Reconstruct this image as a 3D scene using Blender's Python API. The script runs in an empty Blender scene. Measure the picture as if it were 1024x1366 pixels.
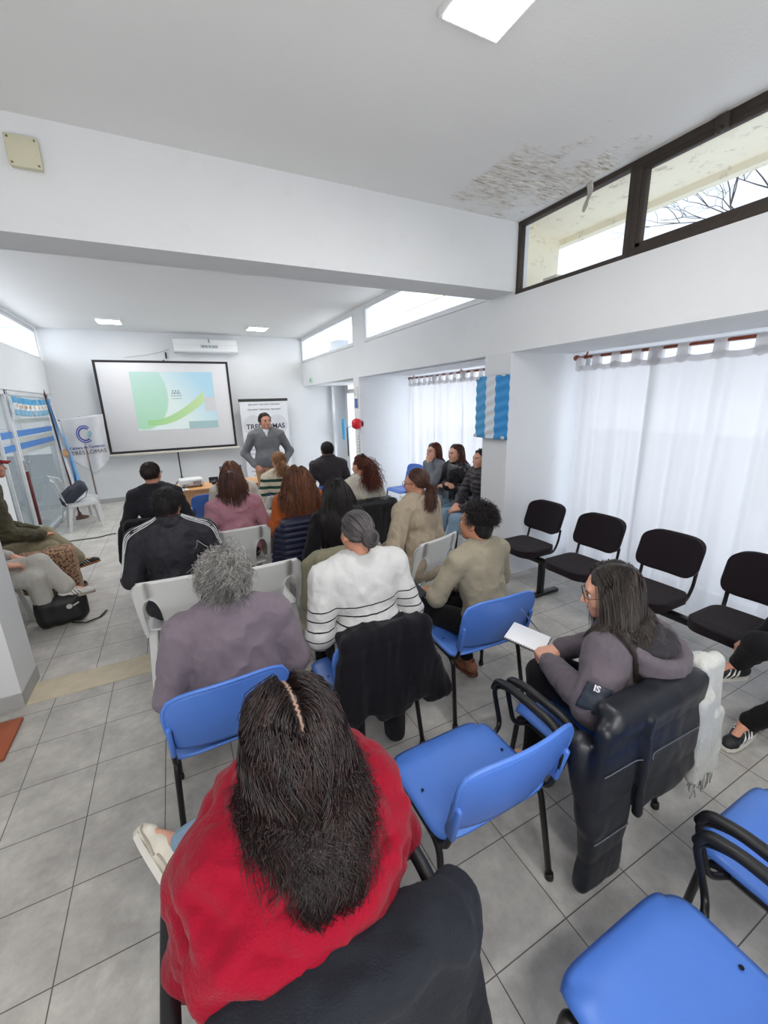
import bpy, bmesh, math, random
import numpy as np
from mathutils import Matrix, Vector, Euler
PI = math.pi
SC = bpy.context.scene
COL = SC.collection
rng = np.random.default_rng(7)
random.seed(7)
def rad(a): return math.radians(a)

# ------------------------------------------------------------------ materials
def srgb(r, g, b):
    f = lambda c: (c/255/12.92) if c/255 <= .04045 else ((c/255+.055)/1.055)**2.4
    return (f(r), f(g), f(b), 1)
class NT:
    def __init__(s, name):
        s.m = bpy.data.materials.new(name); s.m.use_nodes = True
        s.t = s.m.node_tree; s.t.nodes.clear()
        s.out = s.n('ShaderNodeOutputMaterial')
    def n(s, typ, **kw):
        nd = s.t.nodes.new(typ)
        for k, v in kw.items():
            if k.startswith('i_'):
                key = k[2:].replace('_', ' ')
                nd.inputs[key].default_value = v
            else: setattr(nd, k, v)
        return nd
    def l(s, a, b): s.t.links.new(a, b)
    def coords(s): return s.n('ShaderNodeTexCoord').outputs['Object']
    def noise(s, scale, detail=4, vec=None, rough=.55):
        nd = s.n('ShaderNodeTexNoise', i_Scale=scale, i_Detail=detail, i_Roughness=rough)
        s.l(vec if vec is not None else s.coords(), nd.inputs['Vector']); return nd.outputs['Fac']
    def ramp(s, fac, stops, interp='LINEAR'):
        r = s.n('ShaderNodeValToRGB'); r.color_ramp.interpolation = interp
        el = r.color_ramp.elements
        while len(el) > 1: el.remove(el[-1])
        el[0].position = stops[0][0]; el[0].color = stops[0][1]
        for p, c in stops[1:]:
            e = el.new(p); e.color = c
        s.l(fac, r.inputs[0]); return r.outputs[0]
    def mix(s, fac, a, b, mode='MIX'):
        m = s.n('ShaderNodeMix', data_type='RGBA', blend_type=mode)
        for i, v in ((0, fac), (6, a), (7, b)):
            if hasattr(v, 'is_linked'): s.l(v, m.inputs[i])
            else: m.inputs[i].default_value = v
        return m.outputs[2]
    def math(s, op, a, b=0, c=0):
        m = s.n('ShaderNodeMath', operation=op)
        for i, v in enumerate((a, b, c)):
            if hasattr(v, 'is_linked'): s.l(v, m.inputs[i])
            else: m.inputs[i].default_value = v
        return m.outputs[0]
    def bump(s, h, strength=.3, dist=.01):
        b = s.n('ShaderNodeBump', i_Strength=strength, i_Distance=dist); s.l(h, b.inputs['Height']); return b.outputs[0]
    def bsdf(s, color, rough=.6, metal=0, normal=None, sheen=0, spec=.5, coat=0):
        b = s.n('ShaderNodeBsdfPrincipled')
        if hasattr(color, 'is_linked'): s.l(color, b.inputs['Base Color'])
        else: b.inputs['Base Color'].default_value = color
        if hasattr(rough, 'is_linked'): s.l(rough, b.inputs['Roughness'])
        else: b.inputs['Roughness'].default_value = rough
        b.inputs['Metallic'].default_value = metal
        b.inputs['Specular IOR Level'].default_value = spec
        b.inputs['Sheen Weight'].default_value = sheen
        b.inputs['Coat Weight'].default_value = coat
        if normal is not None: s.l(normal, b.inputs['Normal'])
        s.l(b.outputs[0], s.out.inputs[0]); return b
def cmul(c, k): return (min(1, c[0]*k), min(1, c[1]*k), min(1, c[2]*k), 1)
_mats = {}
def plain(name, c, rough=.5, metal=0, spec=.5, var=.12, nscale=6, bscale=0, bstr=.15, coat=0):
    if name in _mats: return _mats[name]
    t = NT(name)
    col = t.mix(t.noise(nscale), cmul(c, 1-var), cmul(c, 1+var))
    nr = t.bump(t.noise(bscale, 3), bstr, .004) if bscale else None
    t.bsdf(col, rough, metal, nr, spec=spec, coat=coat); _mats[name] = t.m; return t.m
def cloth(name, c, rough=.9, weave=260, fold=9, bstr=.5, sheen=.25, spec=.2, var=.22, stripes=None, print_=None):
    if name in _mats: return _mats[name]
    t = NT(name); co = t.coords()
    n1 = t.noise(fold, 5, co); n2 = t.noise(weave, 2, co)
    col = t.mix(n1, cmul(c, 1-var), cmul(c, 1+var))
    col = t.mix(n2, cmul(c, .8), col, 'MIX')
    if stripes:
        sx = t.n('ShaderNodeSeparateXYZ'); t.l(co, sx.inputs[0])
        z = sx.outputs[2]; lo, hi, per, duty, c2 = stripes
        fr = t.math('FRACT', t.math('DIVIDE', t.math('SUBTRACT', z, lo), per))
        mk = t.math('LESS_THAN', fr, duty)
        mk = t.math('MULTIPLY', mk, t.math('GREATER_THAN', z, lo)); mk = t.math('MULTIPLY', mk, t.math('LESS_THAN', z, hi))
        col = t.mix(mk, col, c2)
    if print_:
        v = t.n('ShaderNodeTexVoronoi', i_Scale=print_[0]); t.l(co, v.inputs['Vector'])
        mk = t.ramp(v.outputs['Distance'], [(0, (0, 0, 0, 1)), (.22, (0, 0, 0, 1)), (.3, (1, 1, 1, 1)), (.46, (1, 1, 1, 1)), (.54, (0, 0, 0, 1))])
        mk = t.mix(t.ramp(t.noise(60, 2, co), [(.35, (0, 0, 0, 1)), (.5, (1, 1, 1, 1))]), (0, 0, 0, 1), mk)
        col = t.mix(mk, col, print_[1])
    h = t.math('ADD', t.math('MULTIPLY', n1, 1.0), t.math('MULTIPLY', n2, .12))
    t.bsdf(col, rough, 0, t.bump(h, min(1, bstr*1.7), .02), sheen=sheen*.22, spec=spec); _mats[name] = t.m; return t.m
def skin(name, c):
    if name in _mats: return _mats[name]
    t = NT(name)
    col = t.mix(t.noise(14), cmul(c, .85), cmul(c, 1.12))
    b = t.bsdf(col, .5, 0, t.bump(t.noise(220, 3), .12, .002), spec=.35)
    b.inputs['Subsurface Weight'].default_value = .12; b.inputs['Subsurface Radius'].default_value = (.02, .008, .004)
    b.inputs['Subsurface Scale'].default_value = .4
    _mats[name] = t.m; return t.m
def hairmat(name, c1, c2, rough=.42, spec=.45):
    if name in _mats: return _mats[name]
    t = NT(name); at = t.n('ShaderNodeAttribute', attribute_name='tint')
    col = t.mix(at.outputs['Fac'], c1, c2)
    t.bsdf(col, rough, 0, t.bump(t.noise(180, 2), .3, .002), spec=spec); _mats[name] = t.m; return t.m
def emis(name, c, s):
    if name in _mats: return _mats[name]
    t = NT(name); e = t.n('ShaderNodeEmission', i_Color=c, i_Strength=s); t.l(e.outputs[0], t.out.inputs[0]); _mats[name] = t.m; return t.m

# ------------------------------------------------------------------ objects
def link(o, parent=None):
    COL.objects.link(o)
    if parent is not None: o.parent = parent
    return o
def tag(o, label=None, cat=None, group=None, kind=None):
    if label: o['label'] = label
    if cat: o['category'] = cat
    if group: o['group'] = group
    if kind: o['kind'] = kind
    return o
def thing(name, label, cat, loc=(0, 0, 0), rz=0, group=None):
    o = bpy.data.objects.new(name, None); link(o); o.location = loc; o.rotation_euler = (0, 0, rz); o.empty_display_size = .1
    return tag(o, label, cat, group)
def copy_tree(o, parent=None):
    c = o.copy(); link(c)
    for k in ('label', 'group'):
        if parent is None and k in c: del c[k]
    if parent is not None: c.parent = parent
    for ch in [x for x in COL.objects if x.parent == o]: copy_tree(ch, c)
    return c
def dup(o, loc, rz, label, group=None):
    c = copy_tree(o); c.location = loc; c.rotation_euler = (0, 0, rz); tag(c, label, None, group); return c
def mesh_obj(name, V, F, mat, parent=None, smooth=True, attr=None):
    me = bpy.data.meshes.new(name)
    V = np.asarray(V, np.float32)
    if isinstance(F, np.ndarray):
        n, k = F.shape
        me.vertices.add(len(V)); me.vertices.foreach_set('co', V.ravel())
        me.loops.add(n*k); me.loops.foreach_set('vertex_index', F.astype(np.int32).ravel())
        me.polygons.add(n); me.polygons.foreach_set('loop_start', np.arange(0, n*k, k, dtype=np.int32))
        me.polygons.foreach_set('loop_total', np.full(n, k, np.int32))
        me.update(calc_edges=True)
    else:
        me.from_pydata([tuple(map(float, v)) for v in V], [], F); me.update()
    if smooth: me.shade_smooth()
    if attr is not None:
        a = me.attributes.new('tint', 'FLOAT', 'POINT'); a.data.foreach_set('value', np.asarray(attr, np.float32))
    me.materials.append(mat)
    return link(bpy.data.objects.new(name, me), parent)
def rot_to(d):
    return Vector(d).to_track_quat('Z', 'Y').to_matrix().to_4x4()
class MB:
    "collects pieces of one part"
    def __init__(s): s.V = []; s.F = []; s.sm = []
    def add(s, V, F, sm=True, M=None):
        n = len(s.V)
        for v in V:
            s.V.append(tuple(M @ Vector(v)) if M is not None else tuple(v))
        for f in F: s.F.append(tuple(i+n for i in f)); s.sm.append(sm)
        return s
    def box(s, c, d, bev=0, rot=None, seg=2, sm=None):
        bm = bmesh.new(); bmesh.ops.create_cube(bm, size=1)
        for v in bm.verts: v.co = Vector((v.co.x*d[0], v.co.y*d[1], v.co.z*d[2]))
        if bev: bmesh.ops.bevel(bm, geom=bm.edges[:], offset=min(bev, min(d)*.49), segments=seg, affect='EDGES', profile=.5)
        M = Matrix.Translation(c) @ (rot if rot is not None else Matrix.Identity(4))
        bm.verts.index_update()
        s.add([v.co for v in bm.verts], [[v.index for v in f.verts] for f in bm.faces], bool(bev) if sm is None else sm, M); bm.free(); return s
    def tube(s, pts, r, n=8, closed=False, cap=True, flat=1.0):
        pts = [Vector(p) for p in pts]; m = len(pts)
        rs = r if isinstance(r, (list, tuple)) else [r]*m
        base = len(s.V); up = None
        for i, p in enumerate(pts):
            a = pts[(i-1) % m] if (closed or i > 0) else p; b = pts[(i+1) % m] if (closed or i < m-1) else p
            t = (b-a).normalized()
            if up is None:
                up = Vector((0, 0, 1)) if abs(t.z) < .9 else Vector((0, 1, 0))
            up = (up - t*up.dot(t))
            if up.length < 1e-4: up = t.orthogonal()
            up.normalize(); sd = t.cross(up)
            for k in range(n):
                an = 2*PI*k/n
                s.V.append(tuple(p + sd*math.cos(an)*rs[i] + up*math.sin(an)*rs[i]*flat))
        for i in range(m if closed else m-1):
            for k in range(n):
                a = base+i*n+k; b = base+i*n+(k+1) % n; c = base+((i+1) % m)*n+(k+1) % n; d = base+((i+1) % m)*n+k
                s.F.append((a, b, c, d)); s.sm.append(True)
        if cap and not closed:
            s.F.append(tuple(base+k for k in range(n))[::-1]); s.F.append(tuple(base+(m-1)*n+k for k in range(n))); s.sm += [False, False]
        return s
    def lathe(s, prof, c=(0, 0, 0), n=20, M=None):
        b = len(s.V); T = (Matrix.Translation(c) @ M) if M is not None else Matrix.Translation(c)
        for r, z in prof:
            for k in range(n): s.V.append(tuple(T @ Vector((r*math.cos(2*PI*k/n), r*math.sin(2*PI*k/n), z))))
        for i in range(len(prof)-1):
            for k in range(n): s.F.append((b+i*n+k, b+i*n+(k+1) % n, b+(i+1)*n+(k+1) % n, b+(i+1)*n+k)); s.sm.append(True)
        s.F.append(tuple(b+k for k in range(n))[::-1]); s.F.append(tuple(b+(len(prof)-1)*n+k for k in range(n))); s.sm += [False]*2
        return s
    def grid(s, fn, nu, nv, th=0):
        "surface fn(u,v), optional thickness along the normal"
        P = np.array([[fn(i/nu, j/nv) for j in range(nv+1)] for i in range(nu+1)], float)
        idx = lambda i, j: i*(nv+1)+j
        F = [(idx(i, j), idx(i+1, j), idx(i+1, j+1), idx(i, j+1)) for i in range(nu) for j in range(nv)]
        if not th: return s.add(P.reshape(-1, 3), F)
        du = np.gradient(P, axis=0); dv = np.gradient(P, axis=1); N = np.cross(du, dv); N /= np.linalg.norm(N, axis=2, keepdims=True)+1e-9
        A = (P+N*th/2).reshape(-1, 3); B = (P-N*th/2).reshape(-1, 3); n = len(A)
        F2 = [tuple(x+n for x in f[::-1]) for f in F]; E = []
        bd = [idx(i, 0) for i in range(nu+1)]+[idx(nu, j) for j in range(1, nv+1)]+[idx(i, nv) for i in range(nu-1, -1, -1)]+[idx(0, j) for j in range(nv-1, 0, -1)]
        for a, b in zip(bd, bd[1:]+bd[:1]): E.append((b, a, a+n, b+n))
        return s.add(np.vstack([A, B]), F+F2+E)
    def poly(s, pts, th, M=None):
        "flat polygon in xy extruded to -z by th"
        n = len(pts)
        V = [(x, y, 0) for x, y in pts]+[(x, y, -th) for x, y in pts]
        F = [tuple(range(n)), tuple(range(2*n-1, n-1, -1))]+[((i+1) % n, i, i+n, (i+1) % n+n) for i in range(n)]
        return s.add(V, F, False, M)
    def build(s, name, mat, parent=None):
        me = bpy.data.meshes.new(name); me.from_pydata(s.V, [], s.F); me.update()
        me.polygons.foreach_set('use_smooth', s.sm); me.materials.append(mat)
        return link(bpy.data.objects.new(name, me), parent)
def arc(c, r, a0, a1, n, plane='xz'):
    out = []
    for i in range(n+1):
        a = rad(a0+(a1-a0)*i/n); x, y = r*math.cos(a), r*math.sin(a)
        out.append((c[0]+x, c[1], c[2]+y) if plane == 'xz' else (c[0], c[1]+x, c[2]+y) if plane == 'yz' else (c[0]+x, c[1]+y, c[2]))
    return out
def rounded(pts, r, n=5):
    "polyline with rounded corners"
    P = [Vector(p) for p in pts]; out = [P[0]]
    for i in range(1, len(P)-1):
        a = (P[i-1]-P[i]); b = (P[i+1]-P[i]); k = min(r, a.length*.45, b.length*.45)
        A = P[i]+a.normalized()*k; B = P[i]+b.normalized()*k
        for j in range(n+1):
            t = j/n; out.append(A*(1-t)**2+P[i]*2*t*(1-t)+B*t*t)
    out.append(P[-1]); return out
def rrect(w, h, r, n=6):
    out = []
    for cx, cy, a0 in ((w/2-r, h/2-r, 0), (-w/2+r, h/2-r, 90), (-w/2+r, -h/2+r, 180), (w/2-r, -h/2+r, 270)):
        for i in range(n+1):
            a = rad(a0+90*i/n); out.append((cx+r*math.cos(a), cy+r*math.sin(a)))
    return out
def text(body, size, M, mat, parent, name='lettering', ext=.0008, align='CENTER', bold=0):
    cu = bpy.data.curves.new(name, 'FONT'); cu.body = body; cu.size = size; cu.extrude = ext; cu.align_x = align; cu.align_y = 'CENTER'; cu.offset = bold
    t_ = bpy.data.objects.new('tmp', cu); COL.objects.link(t_); bpy.context.view_layer.update()
    me = bpy.data.meshes.new_from_object(t_.evaluated_get(bpy.context.evaluated_depsgraph_get())); bpy.data.objects.remove(t_)
    me.name = name; me.materials.clear(); me.materials.append(mat); o = link(bpy.data.objects.new(name, me), parent); o.matrix_local = M; return o

# ------------------------------------------------------------------ distance fields -> smooth meshes
class Field:
    def __init__(s, lo, hi, h):
        s.lo = np.array(lo, np.float32); s.h = h; s.n = np.ceil((np.array(hi)-np.array(lo))/h).astype(int)+1
        s.d = np.full(s.n, 1.0, np.float32)
    def _sl(s, lo, hi, pad):
        a = np.maximum(np.floor((np.array(lo)-pad-s.lo)/s.h).astype(int), 0); b = np.minimum(np.ceil((np.array(hi)+pad-s.lo)/s.h).astype(int)+1, s.n)
        if (b <= a).any(): return None
        sl = tuple(slice(x, y) for x, y in zip(a, b))
        ax = [s.lo[i]+np.arange(a[i], b[i], dtype=np.float32)*s.h for i in range(3)]
        return sl, ax[0][:, None, None], ax[1][None, :, None], ax[2][None, None, :]
    def _comb(s, sl, d, k, sub=False):
        o = s.d[sl]
        if sub:
            d = -d
            if k: hh = np.clip(.5-.5*(o-d)/k, 0, 1); s.d[sl] = o*(1-hh)+d*hh+k*hh*(1-hh)
            else: s.d[sl] = np.maximum(o, d)
            return
        if k: hh = np.clip(.5+.5*(o-d)/k, 0, 1); s.d[sl] = o*(1-hh)+d*hh-k*hh*(1-hh)
        else: s.d[sl] = np.minimum(o, d)
    def rc(s, a, b, ra, rb=None, k=.03, sub=False, flat=None):
        rb = ra if rb is None else rb; a = np.array(a, np.float32); b = np.array(b, np.float32)
        r = s._sl(np.minimum(a, b)-max(ra, rb), np.maximum(a, b)+max(ra, rb), .06)
        if r is None: return s
        sl, X, Y, Z = r; ba = b-a; L = float(ba@ba)+1e-9
        t = np.clip(((X-a[0])*ba[0]+(Y-a[1])*ba[1]+(Z-a[2])*ba[2])/L, 0, 1)
        d = np.sqrt((X-a[0]-t*ba[0])**2+(Y-a[1]-t*ba[1])**2+(Z-a[2]-t*ba[2])**2)-(ra+(rb-ra)*t)
        s._comb(sl, d, k, sub); return s
    def chain(s, pts, rs, k=.03):
        for i in range(len(pts)-1): s.rc(pts[i], pts[i+1], rs[i], rs[i+1], k)
        return s
    def ell(s, c, r, R=None, k=.03, sub=False):
        c = np.array(c, np.float32); r = np.array(r, np.float32); m = float(max(r))
        q = s._sl(c-m, c+m, .06) if R is not None else s._sl(c-r, c+r, .06)
        if q is None: return s
        sl, X, Y, Z = q; x, y, z = X-c[0], Y-c[1], Z-c[2]
        if R is not None:
            R = np.array(R, np.float32)   # columns = local axes in world
            x, y, z = (x*R[0, 0]+y*R[1, 0]+z*R[2, 0], x*R[0, 1]+y*R[1, 1]+z*R[2, 1], x*R[0, 2]+y*R[1, 2]+z*R[2, 2])
        k0 = np.sqrt((x/r[0])**2+(y/r[1])**2+(z/r[2])**2)+1e-6; k1 = np.sqrt((x/r[0]**2)**2+(y/r[1]**2)**2+(z/r[2]**2)**2)+1e-6
        s._comb(sl, k0*(k0-1)/k1, k, sub); return s
    def box(s, c, hs, rnd=.01, R=None, k=.02, sub=False):
        c = np.array(c, np.float32); hs = np.array(hs, np.float32)-rnd; m = float(np.linalg.norm(hs)+rnd) if R is not None else None
        q = s._sl(c-(m or hs+rnd), c+(m or hs+rnd), .05)
        if q is None: return s
        sl, X, Y, Z = q; x, y, z = X-c[0], Y-c[1], Z-c[2]
        if R is not None:
            R = np.array(R, np.float32)
            x, y, z = (x*R[0, 0]+y*R[1, 0]+z*R[2, 0], x*R[0, 1]+y*R[1, 1]+z*R[2, 1], x*R[0, 2]+y*R[1, 2]+z*R[2, 2])
        qx, qy, qz = abs(x)-hs[0], abs(y)-hs[1], abs(z)-hs[2]
        d = np.sqrt(np.maximum(qx, 0)**2+np.maximum(qy, 0)**2+np.maximum(qz, 0)**2)+np.minimum(np.maximum(qx, np.maximum(qy, qz)), 0)-rnd
        s._comb(sl, d, k, sub); return s
    def plane(s, p, n):
        "keep the side the normal points away from"
        n = np.array(n, float); n /= np.linalg.norm(n)
        ax = [s.lo[i]+np.arange(s.n[i], dtype=np.float32)*s.h for i in range(3)]
        d = (ax[0][:, None, None]-p[0])*n[0]+(ax[1][None, :, None]-p[1])*n[1]+(ax[2][None, None, :]-p[2])*n[2]
        s.d = np.maximum(s.d, d).astype(np.float32); return s
    def sample(s, P):
        q = np.clip(np.rint((P-s.lo)/s.h).astype(int), 1, s.n-2)
        i, j, k = q[:, 0], q[:, 1], q[:, 2]; D = s.d
        g = np.stack([D[i+1, j, k]-D[i-1, j, k], D[i, j+1, k]-D[i, j-1, k], D[i, j, k+1]-D[i, j, k-1]], 1)
        g /= np.linalg.norm(g, axis=1, keepdims=True)+1e-6
        return D[i, j, k], g
    def mesh(s):
        D = s.d; S = D < 0
        S[0] = S[-1] = False; S[:, 0] = S[:, -1] = False; S[:, :, 0] = S[:, :, -1] = False
        c = np.zeros(tuple(x-1 for x in S.shape), np.int8)
        for dx in (0, 1):
            for dy in (0, 1):
                for dz in (0, 1): c += S[dx:S.shape[0]-1+dx, dy:S.shape[1]-1+dy, dz:S.shape[2]-1+dz]
        act = (c > 0) & (c < 8); I = np.argwhere(act)
        vid = np.full(act.shape, -1, np.int32); vid[act] = np.arange(len(I))
        cor = {}
        for dx in (0, 1):
            for dy in (0, 1):
                for dz in (0, 1): cor[dx, dy, dz] = D[I[:, 0]+dx, I[:, 1]+dy, I[:, 2]+dz]
        acc = np.zeros((len(I), 3), np.float32); cnt = np.zeros(len(I), np.float32)
        for a in cor:
            for ax in range(3):
                if a[ax] == 0:
                    b = list(a); b[ax] = 1; b = tuple(b); va, vb = cor[a], cor[b]
                    m = (va < 0) != (vb < 0); t = np.where(m, va/(va-vb+1e-12), 0); t = np.clip(t, 0, 1)
                    p = np.array(a, np.float32)[None]+np.zeros((len(I), 3), np.float32); p[:, ax] += t
                    acc[m] += p[m]; cnt[m] += 1
        V = (I+acc/np.maximum(cnt, 1)[:, None])*s.h+s.lo
        F = []
        for ax in range(3):
            u, v = (ax+1) % 3, (ax+2) % 3
            sa = [slice(None)]*3; sb = [slice(None)]*3; sa[ax] = slice(0, -1); sb[ax] = slice(1, None)
            A, B = S[tuple(sa)], S[tuple(sb)]
            for m, flip in ((A & ~B, False), (~A & B, True)):
                E = np.argwhere(m)
                if not len(E): continue
                E = E[(E[:, u] > 0) & (E[:, v] > 0)]
                q = []
                for du, dv in ((1, 1), (0, 1), (0, 0), (1, 0)):
                    e = E.copy(); e[:, u] -= du; e[:, v] -= dv
                    ok = np.minimum(e, np.array(act.shape)-1); q.append(vid[ok[:, 0], ok[:, 1], ok[:, 2]])
                q = np.stack(q, 1)
                if flip: q = q[:, ::-1]
                F.append(q)
        F = np.vstack(F); F = F[(F >= 0).all(1)]
        return V, F
def vnormals(V, F):
    n = np.cross(V[F[:, 2]]-V[F[:, 0]], V[F[:, 3]]-V[F[:, 1]]); N = np.zeros_like(V)
    for k in range(4): np.add.at(N, F[:, k], n)
    return N/(np.linalg.norm(N, axis=1, keepdims=True)+1e-9)
def wob(P, f, seed, oct=3):
    "smooth pseudo noise in -1..1 (numpy)"
    r = np.random.default_rng(seed); o = np.zeros(len(P)); a = 1; tot = 0
    for k in range(oct):
        for _ in range(3):
            d = r.normal(size=3); d /= np.linalg.norm(d); o += a*np.sin(P@d*f*2*PI+r.uniform(0, 6.28)+1.3*np.sin(P@r.normal(size=3)*f*3)); tot += a*.75
        f *= 1.9; a *= .5
    return np.clip(o/tot, -1.3, 1.3)
def folds(V, F, amp=.006, f=7, seed=1, stretch=(1, 1, .55)):
    N = vnormals(V, F); w = wob(V*np.array(stretch), f, seed); w = 1-2*np.abs(w)   # ridged creases
    return V+N*(w*amp)[:, None]
# ------------------------------------------------------------------ people
SK = dict(light=skin('skin_light', srgb(214, 160, 136)), tan=skin('skin_tan', srgb(176, 122, 96)), mid=skin('skin_mid', srgb(198, 142, 118)))
HM = {
 'black': hairmat('hair_black', srgb(14, 12, 13), srgb(44, 38, 38), .4),
 'darkred': hairmat('hair_dark_wavy', srgb(12, 9, 10), srgb(50, 31, 30), .36),
 'ash': hairmat('hair_ash', srgb(34, 30, 29), srgb(78, 68, 62), .38),
 'brown': hairmat('hair_brown', srgb(48, 28, 24), srgb(104, 66, 54), .42),
 'auburn': hairmat('hair_auburn', srgb(66, 36, 24), srgb(150, 94, 64), .42),
 'redbrown': hairmat('hair_redbrown', srgb(52, 24, 18), srgb(128, 66, 46), .45),
 'blond': hairmat('hair_blond', srgb(112, 72, 44), srgb(190, 146, 104), .5),
 'grey': hairmat('hair_grey', srgb(84, 82, 82), srgb(205, 202, 198), .6),
 'saltpepper': hairmat('hair_salt', srgb(30, 28, 30), srgb(120, 114, 116), .5),
 'darkbrown': hairmat('hair_darkbrown', srgb(26, 19, 18), srgb(66, 48, 42), .45)}
M_EYE = plain('eye_white', srgb(225, 222, 218), .25); M_IRIS = plain('eye_iris', srgb(40, 26, 18), .2)
M_LIP = {k: plain('lip_'+k, c, .5) for k, c in (('light', srgb(182, 104, 96)), ('tan', srgb(138, 84, 72)), ('mid', srgb(165, 98, 88)))}
M_SOLE = plain('sole_white', srgb(214, 210, 202), .6)

def R3(yaw=0, pitch=0, roll=0):
    return np.array(Euler((rad(pitch), rad(roll), 0)).to_matrix()) if not yaw else np.array((Matrix.Rotation(rad(yaw), 3, 'Z') @ Matrix.Rotation(rad(pitch), 3, 'X') @ Matrix.Rotation(rad(roll), 3, 'Y')))
def nz(v): v = np.array(v, float); return v/(np.linalg.norm(v)+1e-9)

def hand(F, w, d, n, side, curl=.5, s=1.0, pinch=False):
    "w wrist, d finger direction, n back-of-hand normal, side +1 right -1 left"
    w = np.array(w, float); d = nz(d); n = nz(np.array(n)-d*np.dot(n, d)); x = np.cross(d, n)*side*-1   # toward the thumb
    F.rc(w-d*.02, w+d*.02, .026*s, .027*s, .015)
    for i, (o, L, r) in enumerate(((.030, .072, .0085), (.010, .080, .009), (-.010, .074, .0085), (-.028, .058, .0075))):
        k0 = w+d*.015*s+x*o*.7*s; k1 = w+(d*.088+x*o-n*.004)*s
        F.rc(k0, k1, .015*s, .0125*s, .012)
        c = curl+.12*i if not (pinch and i < 2) else curl*.9
        a = 0; p = k1
        for j, f in enumerate((.45, .32, .23)):
            a += c*(.75 if j == 0 else .9); v = d*math.cos(a)-n*math.sin(a); q = p+v*L*f*s
            F.rc(p, q, r*s*(1-.08*j), r*s*(.92-.1*j), .004); p = q
    t0 = w+(d*.02+x*.024-n*.008)*s; t1 = w+(d*.055+x*.05-n*.02)*s; t2 = t1+(d*.03+x*.004-n*.014)*s; t3 = t2+(d*.022-x*.01-n*.008)*s
    F.rc(t0, t1, .015*s, .0115*s, .012); F.rc(t1, t2, .0105*s, .0095*s, .004); F.rc(t2, t3, .0095*s, .008*s, .004)

def head_field(F, C, R, s=1.0, male=False, ears=True):
    L = lambda x, y, z: C+R@np.array((x, y, z))*s
    j = 1.08 if male else .97
    F.ell(L(0, -.014, .018), np.array((.074, .094, .086))*s, R, .02)
    F.ell(L(0, .030, -.028), np.array((.060, .060, .084))*s, R, .03)
    F.ell(L(0, .032, -.072), np.array((.050*j, .054, .042))*s, R, .03)
    F.rc(L(-.010, .072, -.101), L(.010, .072, -.101), .017*s*j, None, .025)
    F.rc(L(-.036, .076, .014), L(.036, .076, .014), .010*s, None, .02)
    for sx in (-1, 1):
        F.ell(L(sx*.038, .066, -.040), np.array((.022, .02, .024))*s, R, .02)
        F.ell(L(sx*.031, .097, -.008), np.array((.016, .016, .011))*s, R, .008, sub=True)
        if ears:
            Re = R@R3(sx*-22)
            F.ell(L(sx*.077, -.006, -.018), np.array((.008, .019, .032))*s, Re, .008)
            F.ell(L(sx*.084, .000, -.016), np.array((.006, .009, .017))*s, Re, .004, sub=True)
    F.rc(L(0, .090, -.004), L(0, .110, -.040), .007*s, .0105*s, .010)
    for sx in (-1, 1): F.rc(L(sx*.010, .098, -.043), L(sx*.006, .102, -.044), .008*s, None, .006)
    F.rc(L(-.019, .086, -.066), L(.019, .086, -.066), .0075*s, None, .008); F.rc(L(-.016, .086, -.078), L(.016, .086, -.078), .0075*s, None, .008)
    return L

def face_parts(root, L, R, s, sk, brow='black', glasses=None, beard=None):
    Rm = Matrix(R.tolist()).to_4x4()
    for sx in (-1, 1):
        e = MB(); c = L(sx*.031, .0790, -.008); e.lathe([(max(.0110*s*math.sin(PI*i/10), 1e-4), -.0110*s*math.cos(PI*i/10)) for i in range(11)], c, 14, Rm @ Matrix.Rotation(-PI/2, 4, 'X'))
        eo = e.build('eye', M_EYE, root)
        i_ = MB(); i_.lathe([(.0064*s, 0), (.0062*s, .0010), (.003*s, .0018)], L(sx*.031, .0886, -.008), 12, Rm @ Matrix.Rotation(-PI/2, 4, 'X')); i_.build('iris', M_IRIS, eo)
        b = MB(); b.tube([L(sx*.014, .0925, .008), L(sx*.026, .0925, .013), L(sx*.038, .088, .014), L(sx*.048, .079, .009)], [.0025*s, .0035*s, .003*s, .001], 6); b.build('eyebrow', HMF[brow], root)
        l_ = MB(); l_.tube([L(sx*.019, .0885, -.004), L(sx*.031, .0925, .0005), L(sx*.043, .0865, -.005)], .0016*s, 5); l_.build('eyelid', HMF[brow], root)
    m = MB(); m.tube([L(-.024, .086, -.071), L(-.012, .0925, -.0685), L(0, .0945, -.0700), L(.012, .0925, -.0685), L(.024, .086, -.071)], [.001, .0045*s, .0048*s, .0045*s, .001], 6)
    m.tube([L(-.020, .086, -.0745), L(0, .0945, -.0775), L(.020, .086, -.0745)], [.001, .0052*s, .001], 6); m.build('mouth', M_LIP[sk], root)
    if glasses:
        g = MB()
        for sx in (-1, 1):
            pts = [L(sx*.033+.024*math.cos(2*PI*i/20), .103, -.010+.021*math.sin(2*PI*i/20)) for i in range(20)]
            g.tube(pts, .0014 if glasses != 'black' else .0022, 5, closed=True)
            g.tube([L(sx*.056, .102, -.004), L(sx*.076, .085, -.004), L(sx*.083, -.01, -.004), L(sx*.083, -.03, -.02)], .0014 if glasses != 'black' else .002, 5)
        g.tube([L(-.010, .104, -.006), L(0, .107, -.003), L(.010, .104, -.006)], .0014, 5)
        g.build('glasses', plain('glasses_'+glasses, srgb(70, 40, 44) if glasses != 'black' else srgb(15, 15, 16), .3, .6 if glasses != 'black' else 0), root)
HMF = {k: plain('brow_'+k, c, .7) for k, c in (('black', srgb(24, 18, 18)), ('brown', srgb(70, 46, 36)), ('grey', srgb(110, 106, 102)))}

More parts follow.
